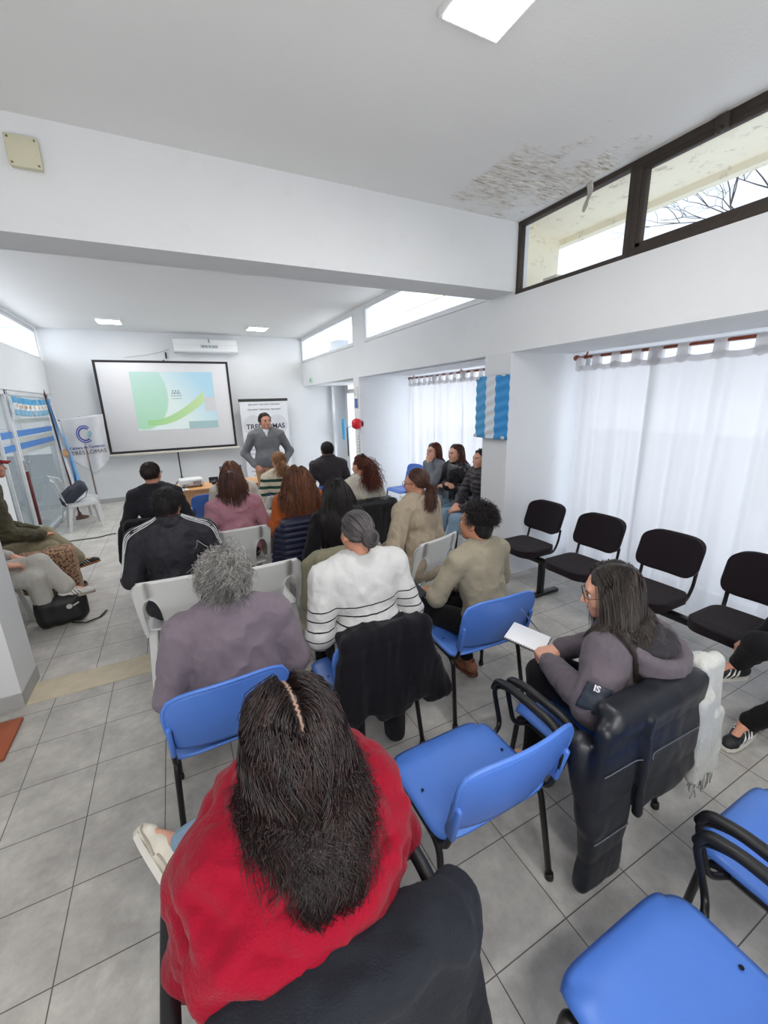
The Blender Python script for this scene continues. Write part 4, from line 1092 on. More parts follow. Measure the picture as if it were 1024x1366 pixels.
M_LG = plain('slide_grey', srgb(104, 128, 130), .8)
lg = MB()
for x in (-.055, 0, .055): lg.lathe([(.014, 0), (.014, .002)], (x, -.004, .20), 12, FX); lg.tube([(x-.028, -.004, .13), (x-.014, -.004, .165), (x+.014, -.004, .165), (x+.028, -.004, .13)], .006, 5)
lg.box((0, -.004, .10), (.20, .002, .010)); lg.box((0, -.004, .045), (.18, .002, .008)); lg.build('slide_emblem', M_LG, so)
so.children[0].location = (.02, 0, 0)
# roller banner
rb = thing('roller_banner', 'white roll-up banner with grey shapes reading TRES LOMAS behind the presenter', 'banner', (2.56, 8.50, 0))
MB().box((0, 0, 1.03), (1.06, .006, 1.96)).build('print_sheet', plain('banner_white', srgb(222, 224, 228), .6, var=.02), rb)
MB().box((0, 0, 2.0), (1.10, .03, .06), .004).build('top_rail', plain('rail_dark', srgb(48, 46, 44), .5), rb); MB().box((0, 0, .04), (1.12, .16, .07), .02).build('base', plain('rail_alu', srgb(150, 150, 150), .4, .5), rb)
M_GR = plain('banner_grey', srgb(206, 208, 212), .7)
for i, (x, z, r) in enumerate(((-.27, 1.44, .23), (.27, 1.44, .23))):
    s_ = MB(); s_.lathe([(r, 0), (r, .002)], (x, -.005, z), 28, FX); s_.build('grey_circle', M_GR, rb)
text('TRES LOMAS', .155, tx(0, -.009, 1.41), plain('banner_navy', srgb(52, 46, 66)), rb, bold=.003)
text('TRES LOMAS   TRES LOMAS   TRES LOMAS', .038, tx(0, -.006, 1.90), M_INK, rb); text('TRES LOMAS   TRES LOMAS   TRES LOMAS', .040, tx(0, -.006, 1.79), M_INK, rb)
ln = MB()
for i in range(9):
    z = 1.0-i*.10; ln.box((-.30+(i % 2)*.05, -.005, z), (.26, .002, .012)); ln.box((-.10, -.005, z-.05), (.10, .002, .008))
ln.box((-.16, -.005, .6), (.006, .002, .9)); ln.build('small_print', plain('small_print', srgb(120, 124, 134)), rb)
# presenter table and what is on it
M_TW = plain('pine_top', srgb(206, 156, 104), .45, var=.15, nscale=12)
tb = thing('desk', 'wooden desk in front of the screen carrying the projector', 'table', (1.15, 5.28, 0))
MB().box((0, 0, .735), (1.50, .58, .03), .005).build('desktop', M_TW, tb)
MB().box((0, -.24, .60), (1.30, .02, .24)).build('front_panel', M_TW, tb)
for x in (-.68, .68):
    for y in (-.24, .24): MB().box((x, y, .36), (.04, .04, .72), .004).build('leg', M_BLACKMETAL, tb)
pj = thing('projector', 'white projector on the left end of the desk', 'projector', (.76, 5.27, .75), rad(4))
MB().box((0, 0, .075), (.32, .25, .095), .02, seg=3).build('body', plain('proj_white', srgb(214, 214, 214), .4, var=.03), pj)
MB().lathe([(.04, 0), (.042, .02), (.03, .03)], (-.08, .12, .075), 16, Matrix.Rotation(-PI/2, 4, 'X')).build('lens', plain('lens', srgb(30, 30, 40), .1), pj)
g_ = MB()
for i in range(8): g_.box((.02+i*.014, -.127, .07), (.006, .004, .05))
for i in range(3): g_.box((-.12+i*.03, -.127, .05), (.018, .004, .012))
g_.build('sockets', M_INK, pj)
for x in (-.12, .12): MB().lathe([(.012, 0), (.012, .03)], (x, -.09, 0), 8).build('foot', M_BLACKPAD, pj)
MB().tube([(-.10, -.128, .05), (-.11, -.16, .02), (-.13, -.22, .008), (-.05, -.28, -.01)], .005, 6).build('lead', M_BLACKPAD, pj)
lp = thing('laptop', 'open grey laptop on the desk right of the projector', 'laptop', (1.35, 5.30, .751), rad(180))
MB().box((0, 0, .009), (.33, .23, .018), .005).build('keyboard_base', plain('laptop_grey', srgb(96, 100, 110), .4, .4), lp)
MB().box((0, -.12, .125), (.33, .010, .22), .004, Matrix.Rotation(rad(12), 4, 'X')).build('lid', plain('laptop_lid', srgb(92, 102, 128), .4, .3), lp)
ph = thing('mobile_phone', 'black mobile phone propped on the desk beside the laptop', 'phone', (1.07, 5.24, .75), 0)
MB().box((0, 0, .07), (.13, .012, .09), .006, Matrix.Rotation(rad(-20), 4, 'X')).build('body', plain('phone_black', srgb(18, 18, 22), .2), ph); MB().box((0, .02, .02), (.06, .05, .04), .005).build('stand', M_BLACKPAD, ph)
pp = MB().box((.58, 5.10, .753), (.21, .28, .004), 0, Matrix.Rotation(.3, 4, 'Z')).build('paper_sheet', plain('paper', srgb(232, 232, 228))); tag(pp, 'white sheet of paper left of the projector', 'paper')
# ------------------------------------------------------------------ flags
def flag_cloth(fn, nu, nv, mat, name, parent): return MB().grid(fn, nu, nv, .004).build(name, mat, parent)
def argent(name, ax, w, c1=srgb(92, 168, 216), c2=srgb(226, 228, 230), sun=None):
    t = NT(name); cd = t.n('ShaderNodeUVMap') if False else t.coords(); sx = t.n('ShaderNodeSeparateXYZ'); t.l(cd, sx.inputs[0]); a = t.math('ADD', t.math('DIVIDE', sx.outputs[ax], w), .5)
    k = t.ramp(a, [(0, c1), (.333, c2), (.667, c1)], 'CONSTANT'); k = t.mix(t.noise(9, 4, cd), cmul(c1, .0), k) if False else k
    t.bsdf(k, .6, 0, t.bump(t.noise(26, 4, cd), .5, .01)); return t.m
def attr_mat(name, stops):
    t = NT(name); at = t.n('ShaderNodeAttribute', attribute_name='tint'); k = t.ramp(at.outputs['Fac'], stops, 'CONSTANT'); t.bsdf(k, .7, 0, t.bump(t.noise(60, 4), .3, .004), sheen=.2); return t.m
SKY = srgb(96, 158, 212); WH = srgb(222, 224, 226)
fl = thing('argentine_flag', 'tall sky-blue and white sun flag hanging from a dark pole in the left corner', 'flag', (-1.07, 7.55, 0))
MB().tube([(-.02, 0, .0), (-.12, 0, 2.12)], .014, 8).lathe([(.02, 0), (.014, .05), (.002, .12)], (-.12, 0, 2.12), 10).build('pole', plain('flag_pole', srgb(90, 50, 36), .4), fl)
MB().lathe([(.14, 0), (.14, .02), (.04, .05), (.02, .12)], (-.02, 0, 0), 18).build('base', plain('flag_base', srgb(90, 60, 44), .4), fl)
def ff(u, v):    # u across the fold, v down the pole
    top = 2.05; L = 1.60
    w_ = .03+.15*v**.9
    x = -.115+.0*v+(u)*w_+.08*v; y = -.02+.05*math.sin(u*11+v*3)*(.3+v)
    return (x+.02*math.sin(v*8+u*4)*v, y, top-L*v+.05*u)
P = MB().grid(ff, 30, 40, .003); u_ = [i/30 for i in range(31) for j in range(41)]; v_ = [j/40 for i in range(31) for j in range(41)]
at = [u+.0 for u in u_]; at = [min(1, max(0, .15+u*.55+(v-.45)*.65)) for u, v in zip(u_, v_)]
fo = mesh_obj('cloth', P.V, P.F, attr_mat('flag_cloth', [(0, SKY), (.34, WH), (.60, SKY)]), fl, attr=at+at)
sn = MB(); q = ff(.45, .56); sn.lathe([(.045, 0), (.045, .004)], (q[0]+.01, q[1]-.06, q[2]), 16, FX)
for i in range(16): a = i*PI/8; sn.tube([(q[0]+.01+.05*math.cos(a), q[1]-.06, q[2]+.05*math.sin(a)), (q[0]+.01+.085*math.cos(a), q[1]-.06, q[2]+.085*math.sin(a))], [.007, .001], 4)
sn.build('sun_emblem', plain('sun_gold', srgb(206, 160, 112), .6), fo)
pf = thing('pennant_flag', 'white pointed flag with a blue C emblem reading Cámara de Comercio TRES LOMAS', 'flag', (-.84, 8.0, 0))
MB().tube([(0, 0, 0), (-.02, 0, 1.78)], .015, 8).build('pole', plain('chrome_pole', srgb(150, 130, 124), .3, .6), pf)
MB().tube([(-.34, 0, 1.72), (.34, 0, 1.80)], .010, 8).build('crossbar', plain('bar_dark', srgb(60, 50, 46), .5), pf)
def pfn(u, v):
    x = (u-.5)*.66; bot = .70-(-.30*(abs(u-.55)*2)); top = 1.74+.07*u
    return (x*(1-.08*v)+.02, -.022+.018*math.sin(u*14+v*2)*(.3+v), top-(top-bot)*v)
MB().grid(pfn, 40, 24, .003).build('cloth', cloth('flag_white', srgb(222, 223, 226), .8, 300, 6, .3), pf)
M_CB = plain('emblem_blue', srgb(44, 62, 158), .6); M_CT = plain('emblem_teal', srgb(110, 178, 186), .6)
e_ = MB()
for r0, wd in ((.150, .018), (.112, .024)):
    pts = [(.02+r0*.82*math.cos(rad(a)), -.055, 1.46+r0*math.sin(rad(a))) for a in range(48, 313, 12)]; e_.tube(pts, [wd*.35]+[wd]*(len(pts)-2)+[wd*.35], 6, flat=.2) if False else e_.add([p for q in [((x+(x-.02)*wd/r0*.5, y, z+(z-1.46)*wd/r0*.5), (x-(x-.02)*wd/r0*.5, y, z-(z-1.46)*wd/r0*.5)) for x, y, z in pts] for p in q], [(2*i, 2*i+1, 2*i+3, 2*i+2) for i in range(len(pts)-1)], False)
e_.build('emblem_ring', M_CB, pf)
e2 = MB()
for i in range(5): e2.box((.095, -.056, 1.415+i*.022), (.085-abs(i-2)*.018, .002, .012), 0, Matrix.Rotation(rad(-20), 4, 'Y'))
e2.build('emblem_core', M_CT, pf)
text('Cámara de Comercio', .062, tx(.02, -.056, 1.225) @ Matrix.Rotation(rad(3), 4, 'Z'), M_NAVY, pf, bold=.0012); text('TRES LOMAS', .098, tx(.03, -.056, 1.13) @ Matrix.Rotation(rad(3), 4, 'Z'), M_INK, pf)
# ------------------------------------------------------------------ left glazed door and garland
dr = thing('door_1', None, None); dr['kind'] = 'structure'
f = MB()
for y, w_ in ((5.39, .05), (5.62, .03), (6.20, .06), (6.28, .04), (8.44, .06)): addb(f, XL-.09, XL-.02, y-w_/2, y+w_/2, 0, 2.19, .004)
addb(f, XL-.09, XL-.02, 5.36, 8.48, 2.12, 2.19, .004); addb(f, XL-.09, XL-.02, 5.36, 8.48, 0, .06, .004); f.build('door_frame', M_WFRAME, dr)
bx(XL-.06, XL-.054, 5.4, 8.44, .05, 2.13).build('door_glass', M_GLASSG, dr)
s_ = MB()
for z in (1.58, 1.40): addb(s_, XL-.050, XL-.047, 5.65, 8.4, z-.045, z+.045)
s_.build('door_stripe', plain('stripe_blue', srgb(74, 128, 196), .5), dr)
s2 = MB(); addb(s2, XL-.050, XL-.047, 6.32, 8.4, 1.72, 1.78); addb(s2, XL-.052, XL-.049, 6.32, 8.4, 1.28, 1.52); s2.build('door_stripe', plain('stripe_frost', srgb(176, 180, 178), .7), dr)
MB().tube([(XL-.005, 6.24, .25), (XL-.005, 6.24, 1.05)], .022, 8).build('door_pull', plain('pull_red', srgb(96, 30, 28), .5), dr)
MB().box((XL-.01, 6.24, 1.14), (.03, .05, .14), .006).tube([(XL-.01, 6.24, 1.18), (XL+.045, 6.24, 1.18), (XL+.045, 6.34, 1.18)], .010, 6).build('door_handle', plain('chrome', srgb(190, 190, 190), .25, .8), dr)
gl = thing('flag_garland', 'string of small sky-blue and white flags across the left glass door', 'garland', (XL+.03, 6.15, 0))
MB().tube([(0, -.05, 2.12), (0, .6, 2.06), (0, 1.2, 2.07), (0, 2.2, 2.09)], .003, 5).build('string', plain('string', srgb(200, 200, 200)), gl)
for i in range(10):
    y0 = .03+i*.215; z0 = 2.10-.03*math.sin(min(1, i/9)*PI)
    P = MB().grid(lambda u, v, y0=y0, z0=z0, i=i: (.012+.012*math.sin(u*7+i+v*2), y0+u*.185*(1-.12*v), z0-.26*v), 8, 12, .002)
    vv = [j/12 for a in range(9) for j in range(13)]
    o = mesh_obj('small_flag', P.V, P.F, attr_mat('garland_cloth', [(0, srgb(70, 150, 196)), (.34, WH), (.67, srgb(120, 168, 196))]) if i == 0 else GM, gl, attr=vv*2)
    if i == 0: GM = o.data.materials[0]
    MB().lathe([(.028, 0), (.028, .002)], (.034, y0+.09, z0-.13), 12, Matrix.Rotation(PI/2, 4, 'Y')).build('sun_emblem', plain('sun_gold', (1, 1, 1, 1)), o)
# ------------------------------------------------------------------ flag taped on the near column
M_AR = None
tf = thing('hanging_flag', 'shiny sky-blue and white vertical striped flag taped to the column corner', 'flag', (3.57, 1.80, 0))
def tfn(u, v):     # wraps from the left face over the corner
    y = .46*(1-u); return (-.0-.03*math.sin(u*3.1)-.006*math.sin(v*40+u*9)-.05*u*0, y-.03*u, 2.10-.62*v-.02*u*0)
P = MB().grid(tfn, 24, 60, .002); uu = [i/24 for i in range(25) for j in range(61)]
o = mesh_obj('cloth', P.V, P.F, attr_mat('taped_flag', [(0, srgb(52, 150, 206)), (.38, srgb(206, 212, 220)), (.66, srgb(44, 136, 200))]), tf, attr=uu*2)
tp = MB()
for y, z in ((.40, 2.09), (.02, 2.10), (.42, 1.50), (0.0, 1.50)): tp.box((-.035, y, z), (.002, .05, .03))
tp.build('tape', plain('tape', srgb(190, 196, 200), .3), tf)
# ------------------------------------------------------------------ far right door niche
d2 = thing('door_2', None, None); d2['kind'] = 'structure'
f = MB(); 
for y in (7.18, 7.95, 8.42): addb(f, XN-.06, XN+.02, y-.03, y+.03, 0, 2.2, .004)
addb(f, XN-.06, XN+.02, 7.15, 8.45, 2.10, 2.2, .004); f.build('door_frame', M_WFRAME, d2); bx(XN-.02, XN-.014, 7.2, 8.4, .03, 2.12).build('door_glass', M_GLASS, d2)
struct('trim_1', bx(4.25, 4.30, 8.60, 8.70, 0, 2.28), M_WFRAME)
q = MB().box((4.42, 8.38, 1.25), (.012, .16, .5)).build('poster_sign', plain('poster_blue', srgb(60, 160, 206))); tag(q, 'turquoise poster on the far glass door below the red fixture', 'poster')
fx = thing('wall_siren', 'red round siren on a bracket on the far column edge', 'siren', (3.56, 5.40, 1.52))
MB().lathe([(.03, -.06), (.075, -.05), (.095, 0), (.09, .06), (.06, .10), (.03, .11)], (-.06, .02, 0), 18, Matrix.Rotation(PI/2, 4, 'Y')).build('horn', plain('siren_red', srgb(206, 26, 40), .35), fx)
MB().lathe([(.05, 0), (.05, .04)], (.02, -.01, 0), 14, Matrix.Rotation(PI/2, 4, 'Y')).build('motor', plain('siren_dark', srgb(70, 24, 26), .5), fx)
MB().tube([(-.10, .02, -.03), (-.22, .03, -.06), (-.22, .03, -.55)], .010, 6).build('bracket', M_BLACKMETAL, fx)
np_ = thing('paper_sign', 'white notice with blue lower part taped on the far column', 'notice', (3.58, 5.54, 0))
MB().box((0, 0, 1.98), (.004, .15, .36)).build('sheet', plain('paper', srgb(232, 232, 228)), np_); MB().box((-.003, 0, 1.87), (.004, .12, .16)).build('blue_box', plain('notice_blue', srgb(50, 96, 170)), np_)
l_ = MB()
for i in range(5): l_.box((-.003, 0, 2.13-i*.03), (.003, .11-.02*(i % 2), .008))
l_.box((-.006, 0, 1.87), (.003, .03, .08)); l_.build('print_lines', plain('notice_ink', srgb(120, 126, 140)), np_)
n2 = thing('paper_sign', 'long narrow strip of printed marks below the red siren', 'notice', (3.58, 5.53, 0)); MB().box((0, 0, .98), (.004, .09, .72)).build('sheet', plain('paper', (1, 1, 1, 1)), n2)
l_ = MB()
for i in range(12): l_.box((-.003, 0, 1.30-i*.055), (.003, .06, .012))
l_.build('print_lines', plain('notice_ink', (1, 1, 1, 1)), n2)
ex = thing('exit_sign', 'tiny pale green exit sign at the far end above the door niche', 'sign', (3.58, 8.1, 2.40)); MB().box((0, 0, 0), (.012, .18, .11), .003).build('plate', plain('exit_pale', srgb(170, 212, 190)), ex); MB().box((-.007, .02, 0), (.003, .06, .06)).build('pictogram', plain('exit_green', srgb(96, 160, 128)), ex)
# junction box on the beam
jb = thing('junction_box', 'cream square junction box screwed to the beam at upper left', 'junction box', (.14, 1.79, 3.185))
MB().box((0, -.02, 0), (.135, .04, .135), .006).build('housing', plain('jb_cream', srgb(204, 200, 176), .6), jb)
MB().box((0, -.043, 0), (.142, .008, .142), .004).build('lid', plain('jb_lid', srgb(198, 194, 170), .6), jb); s_ = MB()
for x in (-.056, .056):
    for z in (-.056, .056): s_.lathe([(.006, 0), (.005, .003)], (x, -.047, z), 8, FX)
s_.build('screws', plain('screw', srgb(120, 110, 90), .5), jb)
# hanging flap of torn tape at the window head
tpe = MB().grid(lambda u, v: (XR-.03-.03*u+.02*math.sin(v*5), 1.08-.07*u, 3.36-.19*v*(1-.25*abs(u-.4))), 6, 14, .002).build('torn_tape', plain('torn_tape', srgb(206, 202, 194), .7)); tag(tpe, 'strip of torn white tape hanging from the peeling ceiling at the dark window', 'tape')
# mat, cable
mt = MB().box((-.82, 1.46, .012), (.70, .36, .020), .006).build('wooden_board', plain('board_wood', srgb(150, 72, 36), .5, var=.25, nscale=8)); tag(mt, 'reddish wooden board lying on the floor at the foot of the left pillar', 'board')
cbl = MB(); cbl.tube(rounded([(-1.2, 5.90, .006), (-.95, 5.95, .006), (-.6, 5.93, .006), (-.48, 6.02, .008), (-.38, 5.98, .02), (-.40, 5.92, .03)], .1), .008, 6); tag(cbl.build('power_cable', M_BLACKPAD), 'dark cable lying across the tiles left of the audience', 'cable')
# ------------------------------------------------------------------ chairs
def rowchair(x, y, rz, label, arms=True): return blue_chair(label, (x, y), rad(rz), arms)
c_red = rowchair(.755, -.545, 1, 'blue stacking chair under the woman in the crimson shawl, black armrests')
def cp(src, x, y, rz, label, group='blue plastic stacking chairs'): return dup(src, (x, y, 0), rad(rz), label, group)
c_b = rowchair(1.47, -.31, 0, 'empty blue stacking chair between the red-shawled woman and the note-taking girl', 'right')
cp(c_red, 2.14, -.33, 0, 'blue stacking chair under the girl in the grey hoodie, black puffer coat on its back')
cp(c_b, 1.53, -1.115, 0, 'empty blue stacking chair cut by the bottom edge of the photo')
cp(c_red, 2.21, -1.085, 0, 'empty blue stacking chair cut by the right edge of the photo')
c_na = rowchair(2.13, .49, -3, 'blue stacking chair without armrests under the curly-haired man in beige', arms=False)
cp(c_na, .67, .49, 2, 'blue stacking chair under the person with curly grey hair')
cp(c_na, 1.38, .50, 0, 'blue stacking chair almost covered by a plain black coat')
cp(c_na, .95, 4.42, 0, 'empty blue chair in the front row before the woman in cream')
cp(c_na, 1.55, 4.45, 3, 'empty blue chair in the front row left of the presenter')
cp(c_na, .36, 3.24, 0, 'blue chair with a black jacket under the man with glasses by the desk')
cp(c_na, 2.42, 4.05, -4, 'blue chair under the man in the dark fleece facing the banner')
cp(c_na, 3.98, 4.62, 95, 'empty blue chair at the far end of the row along the window')
cp(c_na, 3.86, 2.44, 90, 'blue chair under the person half hidden by the near column')
w_tr = white_chair('white plastic chair under the man in the three-striped tracksuit top', (.53, 1.74), rad(-4))
def cw(x, y, rz, label): return dup(w_tr, (x, y, 0), rad(rz), label, 'white plastic garden chairs')
cw(1.04, 1.66, 3, 'white plastic chair just right of the curly grey head')
cw(2.29, 1.50, 17, 'white plastic chair under the woman in the beige trench coat')
cw(1.03, 2.64, 2, 'white plastic chair under the woman in the pink sweater')
cw(3.90, 4.02, 80, 'white plastic chair with arched back between two window-side blue chairs')
cw(3.88, 3.46, 92, 'white plastic chair under the brown-haired woman resting her chin on her hand')
cw(3.88, 2.96, 88, 'white plastic chair under the long-haired woman in a black leather jacket')
cw(-.88, 6.80, -75, 'white plastic chair by the glass door holding the dark backpack')
cw(-1.0, 7.35, -60, 'white plastic chair beside the flag poles, behind the backpack chair')
cw(1.72, 1.72, 0, 'white plastic chair under the woman with long black hair')
cw(1.63, 2.50, -3, 'white plastic chair under the woman in the rust sweater')
cw(2.40, 2.80, 0, 'white plastic chair under the woman with the curly red-brown hair')
cw(1.74, 3.84, 0, 'white plastic chair under the woman with the fair ponytail')
cw(1.10, 3.40, 0, 'white plastic chair under the woman in cream behind the pink sweater')
cw(-1.03, 3.78, -70, 'white plastic chair under the person in khaki trousers by the left wall')
cw(-.98, 2.96, -86, 'white plastic chair behind the left pillar under the person in pale trousers')
b0 = bench_seat('black upholstered waiting seat nearest the column', (3.60, 1.48), rad(90))
GB = 'black upholstered waiting seats on one beam'
dup(b0, (3.60, .875, 0), rad(90), 'black upholstered waiting seat, second from the column', GB)
dup(b0, (3.60, .285, 0), rad(90), 'black upholstered waiting seat behind the head of the hooded girl', GB)
dup(b0, (3.60, -.30, 0), rad(90), 'black upholstered waiting seat above the lone sneaker at the right edge', GB)
dup(b0, (3.60, -.90, 0), rad(90), 'black upholstered waiting seat under the person at the right edge', GB)
bb = thing('bench_beam', 'black steel beam and feet carrying the row of waiting seats', 'bench frame', (3.60, .3, 0))
MB().box((0, 0, .36), (.06, 3.0, .045), .004).build('beam', M_BLACKMETAL, bb)
for y in (-.85, .95):
    MB().box((0, y, .18), (.05, .05, .34), .004).build('post', M_BLACKMETAL, bb); MB().box((-.02, y, .022), (.50, .055, .035), .006).build('foot', M_BLACKMETAL, bb)

# ------------------------------------------------------------------ people
def H_(kind, mat, **k): return dict(kind=kind, mat=mat, **k)
BLK = cloth('black_knit', srgb(20, 18, 22), .9, 300, 9, .4, .3); BLKT = cloth('black_trousers', srgb(22, 21, 24), .9, 300, 8, .4, .2)
JEAN = cloth('light_denim', srgb(138, 164, 186), .85, 420, 12, .4, .1, var=.2); JEAN2 = cloth('mid_denim', srgb(104, 128, 148), .85, 420, 10, .4, .1, var=.2)
DARKT = cloth('dark_trousers', srgb(38, 38, 46), .9, 300, 8, .3, .15)
S_BLACK = dict(mat=plain('shoe_black', srgb(22, 24, 28), .6), stripes=plain('shoe_stripe', srgb(224, 224, 222), .5), lace=plain('lace_dark', srgb(26, 26, 28)))

# 1 woman in the crimson shawl
P = person('person with dark wavy parted hair wrapped in a crimson shawl, seen from behind', (.78, -.53), 3, cloth('crimson_knit', srgb(150, 10, 42), .95, 180, 7, .5, .5), JEAN,
    H_('long', 'darkred', n=3400, L=.36, r=.0026, m=18, vol=.030, wave=.013, wl=.12, part=.004, back=.62, g=.20, phr=.35, uw=.058, under=.17, Lvar=.35, seed=11, side=1.0, h=.006),
    H=1.31, w=1.0, lean=.03, hp=8, h=.008, arms=((-.26, .12, .76), (-.08, .30, .68), (.5, .8, 0)), legs='sit') if False else None
crim = cloth('crimson_knit', srgb(138, 4, 34), .95, 160, 7, .6, .35)
P = person('person with dark wavy parted hair wrapped in a crimson shawl, seen from behind', (.775, -.59), 3, crim, JEAN,
    H_('long', 'darkred', n=6500, taper=.36, L=.435, r=.0015, m=26, vol=.030, wave=.022, wl=.15, part=.004, side=.72, back=.70, g=.20, phr=.30, uw=.060, under=.15, Lvar=.45, seed=11, h=.006, crown=.62, scalp=1, bulk=lambda F, S: (F.rc((-.17, 0, S-.04), (.15, 0, S-.04), .108, .104, .05), F.ell((-.01, -.03, S-.14), (.24, .15, .20), None, .06), F.ell((0, .0, S-.02), (.20, .19, .07), None, .04))),
    H=1.26, w=1.02, lean=.03, hp=6, h=.007, arms=('lap', 'lap'),
    legs=(((-.12, .40, .50), (-.12, .40, .10), (0, 1, 0), (0, 0, 1)), ((.04, .42, .60), (-.31, .63, .33), (-.35, .9, .15), (.8, .1, .55))),
    shoes=dict(mat=plain('shoe_cream', srgb(214, 208, 194), .6, nscale=14), sole=M_SOLE, lace=plain('lace_white', srgb(230, 228, 222)), sock=plain('sock_white', srgb(206, 206, 206), .9), panel=plain('overlay_grey', srgb(172, 166, 152), .7)), topopt=dict(e=.02), seed=3, fold=.004)
def shawl(F):
    S = P['S']
    F.rc((-.17, 0, S-.04), (.15, 0, S-.04), .105, .10, .05); F.ell((-.01, -.03, S-.14), (.235, .145, .20), None, .06)
    F.rc((-.22, .04, S-.10), (-.235, .02, S-.24), .085, .075, .05); F.rc((.165, .04, S-.10), (.17, .05, S-.22), .075, .065, .05)
    F.rc((-.20, -.13, S-.10), (-.12, -.17, S-.20), .07, .055, .04)
    for k in range(20):
        a, a2 = 2*PI*k/20, 2*PI*(k+1)/20; f = lambda t, r, z: (r*math.cos(t), .01+r*.82*math.sin(t), S+z-.05*math.sin(t)*-1)
        F.rc(f(a, .115, .035), f(a2, .115, .035), .040, None, .02); F.rc(f(a, .165, .0), f(a2, .165, .0), .046, None, .010); F.rc(f(a, .205, -.045), f(a2, .205, -.045), .050, None, .012)
    
    G = Field(F.lo, F.lo+(F.n-1)*F.h, F.h); G.d = F.d.copy()
    for pa, rr_ in (([(-.27, .02, S+.06), (-.15, -.22, S+.02), (.02, -.28, S-.09), (.22, -.12, S-.02)], .020), ([(-.30, 0, S+.0), (-.18, -.24, S-.06), (.0, -.30, S-.16), (.26, -.12, S-.10)], .022), ([(-.30, -.02, S-.06), (-.20, -.24, S-.13), (-.06, -.30, S-.22), (.10, -.30, S-.24)], .018), ([(-.05, -.1, S+.12), (-.13, -.2, S+.04), (-.22, -.15, S-.08)], .016), ([(.10, -.1, S+.10), (.16, -.16, S+.02), (.24, -.06, S-.06)], .016)):
        Q = surf_strip(G, pa, -.006, 16); F.chain([tuple(q) for q in Q], [rr_*.5+rr_*.9*math.sin(PI*i/15) for i in range(16)], .016)
        Q2 = Q+np.array((0, -.004, -rr_*1.5)); F.d = F.d; [F.rc(Q2[i], Q2[i+1], .008, None, .014, sub=True) for i in range(3, 12)]
    F.plane((0, -.15, S-.20), (.22, .10, -1))
soft('shawl', (-.42, -.30, .55), (.42, .30, 1.2), .007, shawl, crim, P['o'], fold=.009, ff=3.2, seed=8, fs=(1.2, .8, 1.8))
# parting line
q = MB(); L = P['L']; q.tube([L(.004+.003*math.sin(t*46), -.014+.099*math.cos(t), .018+.091*math.sin(t)) for t in np.linspace(.85, 2.62, 30)], .0040, 5, flat=.8); q.build('hair_parting', plain('scalp', srgb(160, 128, 112), .7), P['o'])
# 2 curly grey person
mauve = cloth('mauve_knit', srgb(124, 113, 124), .95, 360, 7, .35, .4)
P2 = person('person with curly grey hair in a mauve sweater seen from behind', (.735, .40), 2, mauve, DARKT,
    H_('curly', 'grey', n=3000, L=.110, r=.0014, m=16, vol=.020, wave=.009, wl=.055, lift=.38, g=.22, phr=1.2, seed=5, h=.006, Lvar=.5),
    H=1.27, w=1.16, lean=.03, hp=-14, h=.0085, arms='lap', topopt=dict(e=.024, collar=(.075, .035), belly=.04), legs='sit', seed=12, fold=.005, armrad=1.2)
# 3 white striped sweater
P3 = person('person with a low dark bun in a white sweater with thin black stripes', (1.42, .44), 2,
    cloth('white_striped_knit', srgb(208, 208, 208), .95, 360, 7, .35, .3, var=.08, stripes=(.69, .92, .046, .14, srgb(26, 26, 32))), BLKT,
    H_('bun', 'saltpepper', n=2200, r=.0018, m=12, vol=.009, tie=(.014, -.100, -.024), br=.050, nb=280, seed=6, h=.006),
    sk='mid', H=1.33, w=1.22, lean=.10, hp=-6, hy=4, h=.0085, arms='lap', topopt=dict(e=.022, belly=.03, cuffring=True), seed=14, fold=.0045, armrad=1.15)
# 4 man in beige
P4 = person('man with curly black hair in a thin beige sweater looking to the left', (2.19, .43), 8, cloth('beige_knit', srgb(150, 142, 124), .9, 360, 8, .35, .3), BLKT,
    H_('curly', 'black', n=2000, L=.048, nape=-.18, r=.0020, m=14, vol=.010, wave=.007, wl=.034, lift=.45, g=.05, phr=2.0, seed=7, h=.006, Lvar=.4),
    sk='tan', H=1.28, w=1.06, lean=.06, hp=-2, hy=16, h=.0075, male=True, arms=(((-.28, .13, .74), (-.10, .36, .62), (.2, 1, 0), (0, 0, 1), .7), ((.27, .10, .74), (.08, .34, .62), (-.5, .8, 0))),
    legs=(((-.16, .43, .50), (-.14, .50, .10), (-.1, 1, 0), (0, 0, 1)), ((.12, .43, .50), (.10, .22, .10), (.1, 1, -.1), (0, 0, 1))), face=True,
    shoes=dict(mat=plain('boot_brown', srgb(132, 82, 60), .6), sole=plain('sole_brown', srgb(92, 54, 40), .6)), topopt=dict(e=.012, collar=(.062, .012)), seed=16, fold=.004)
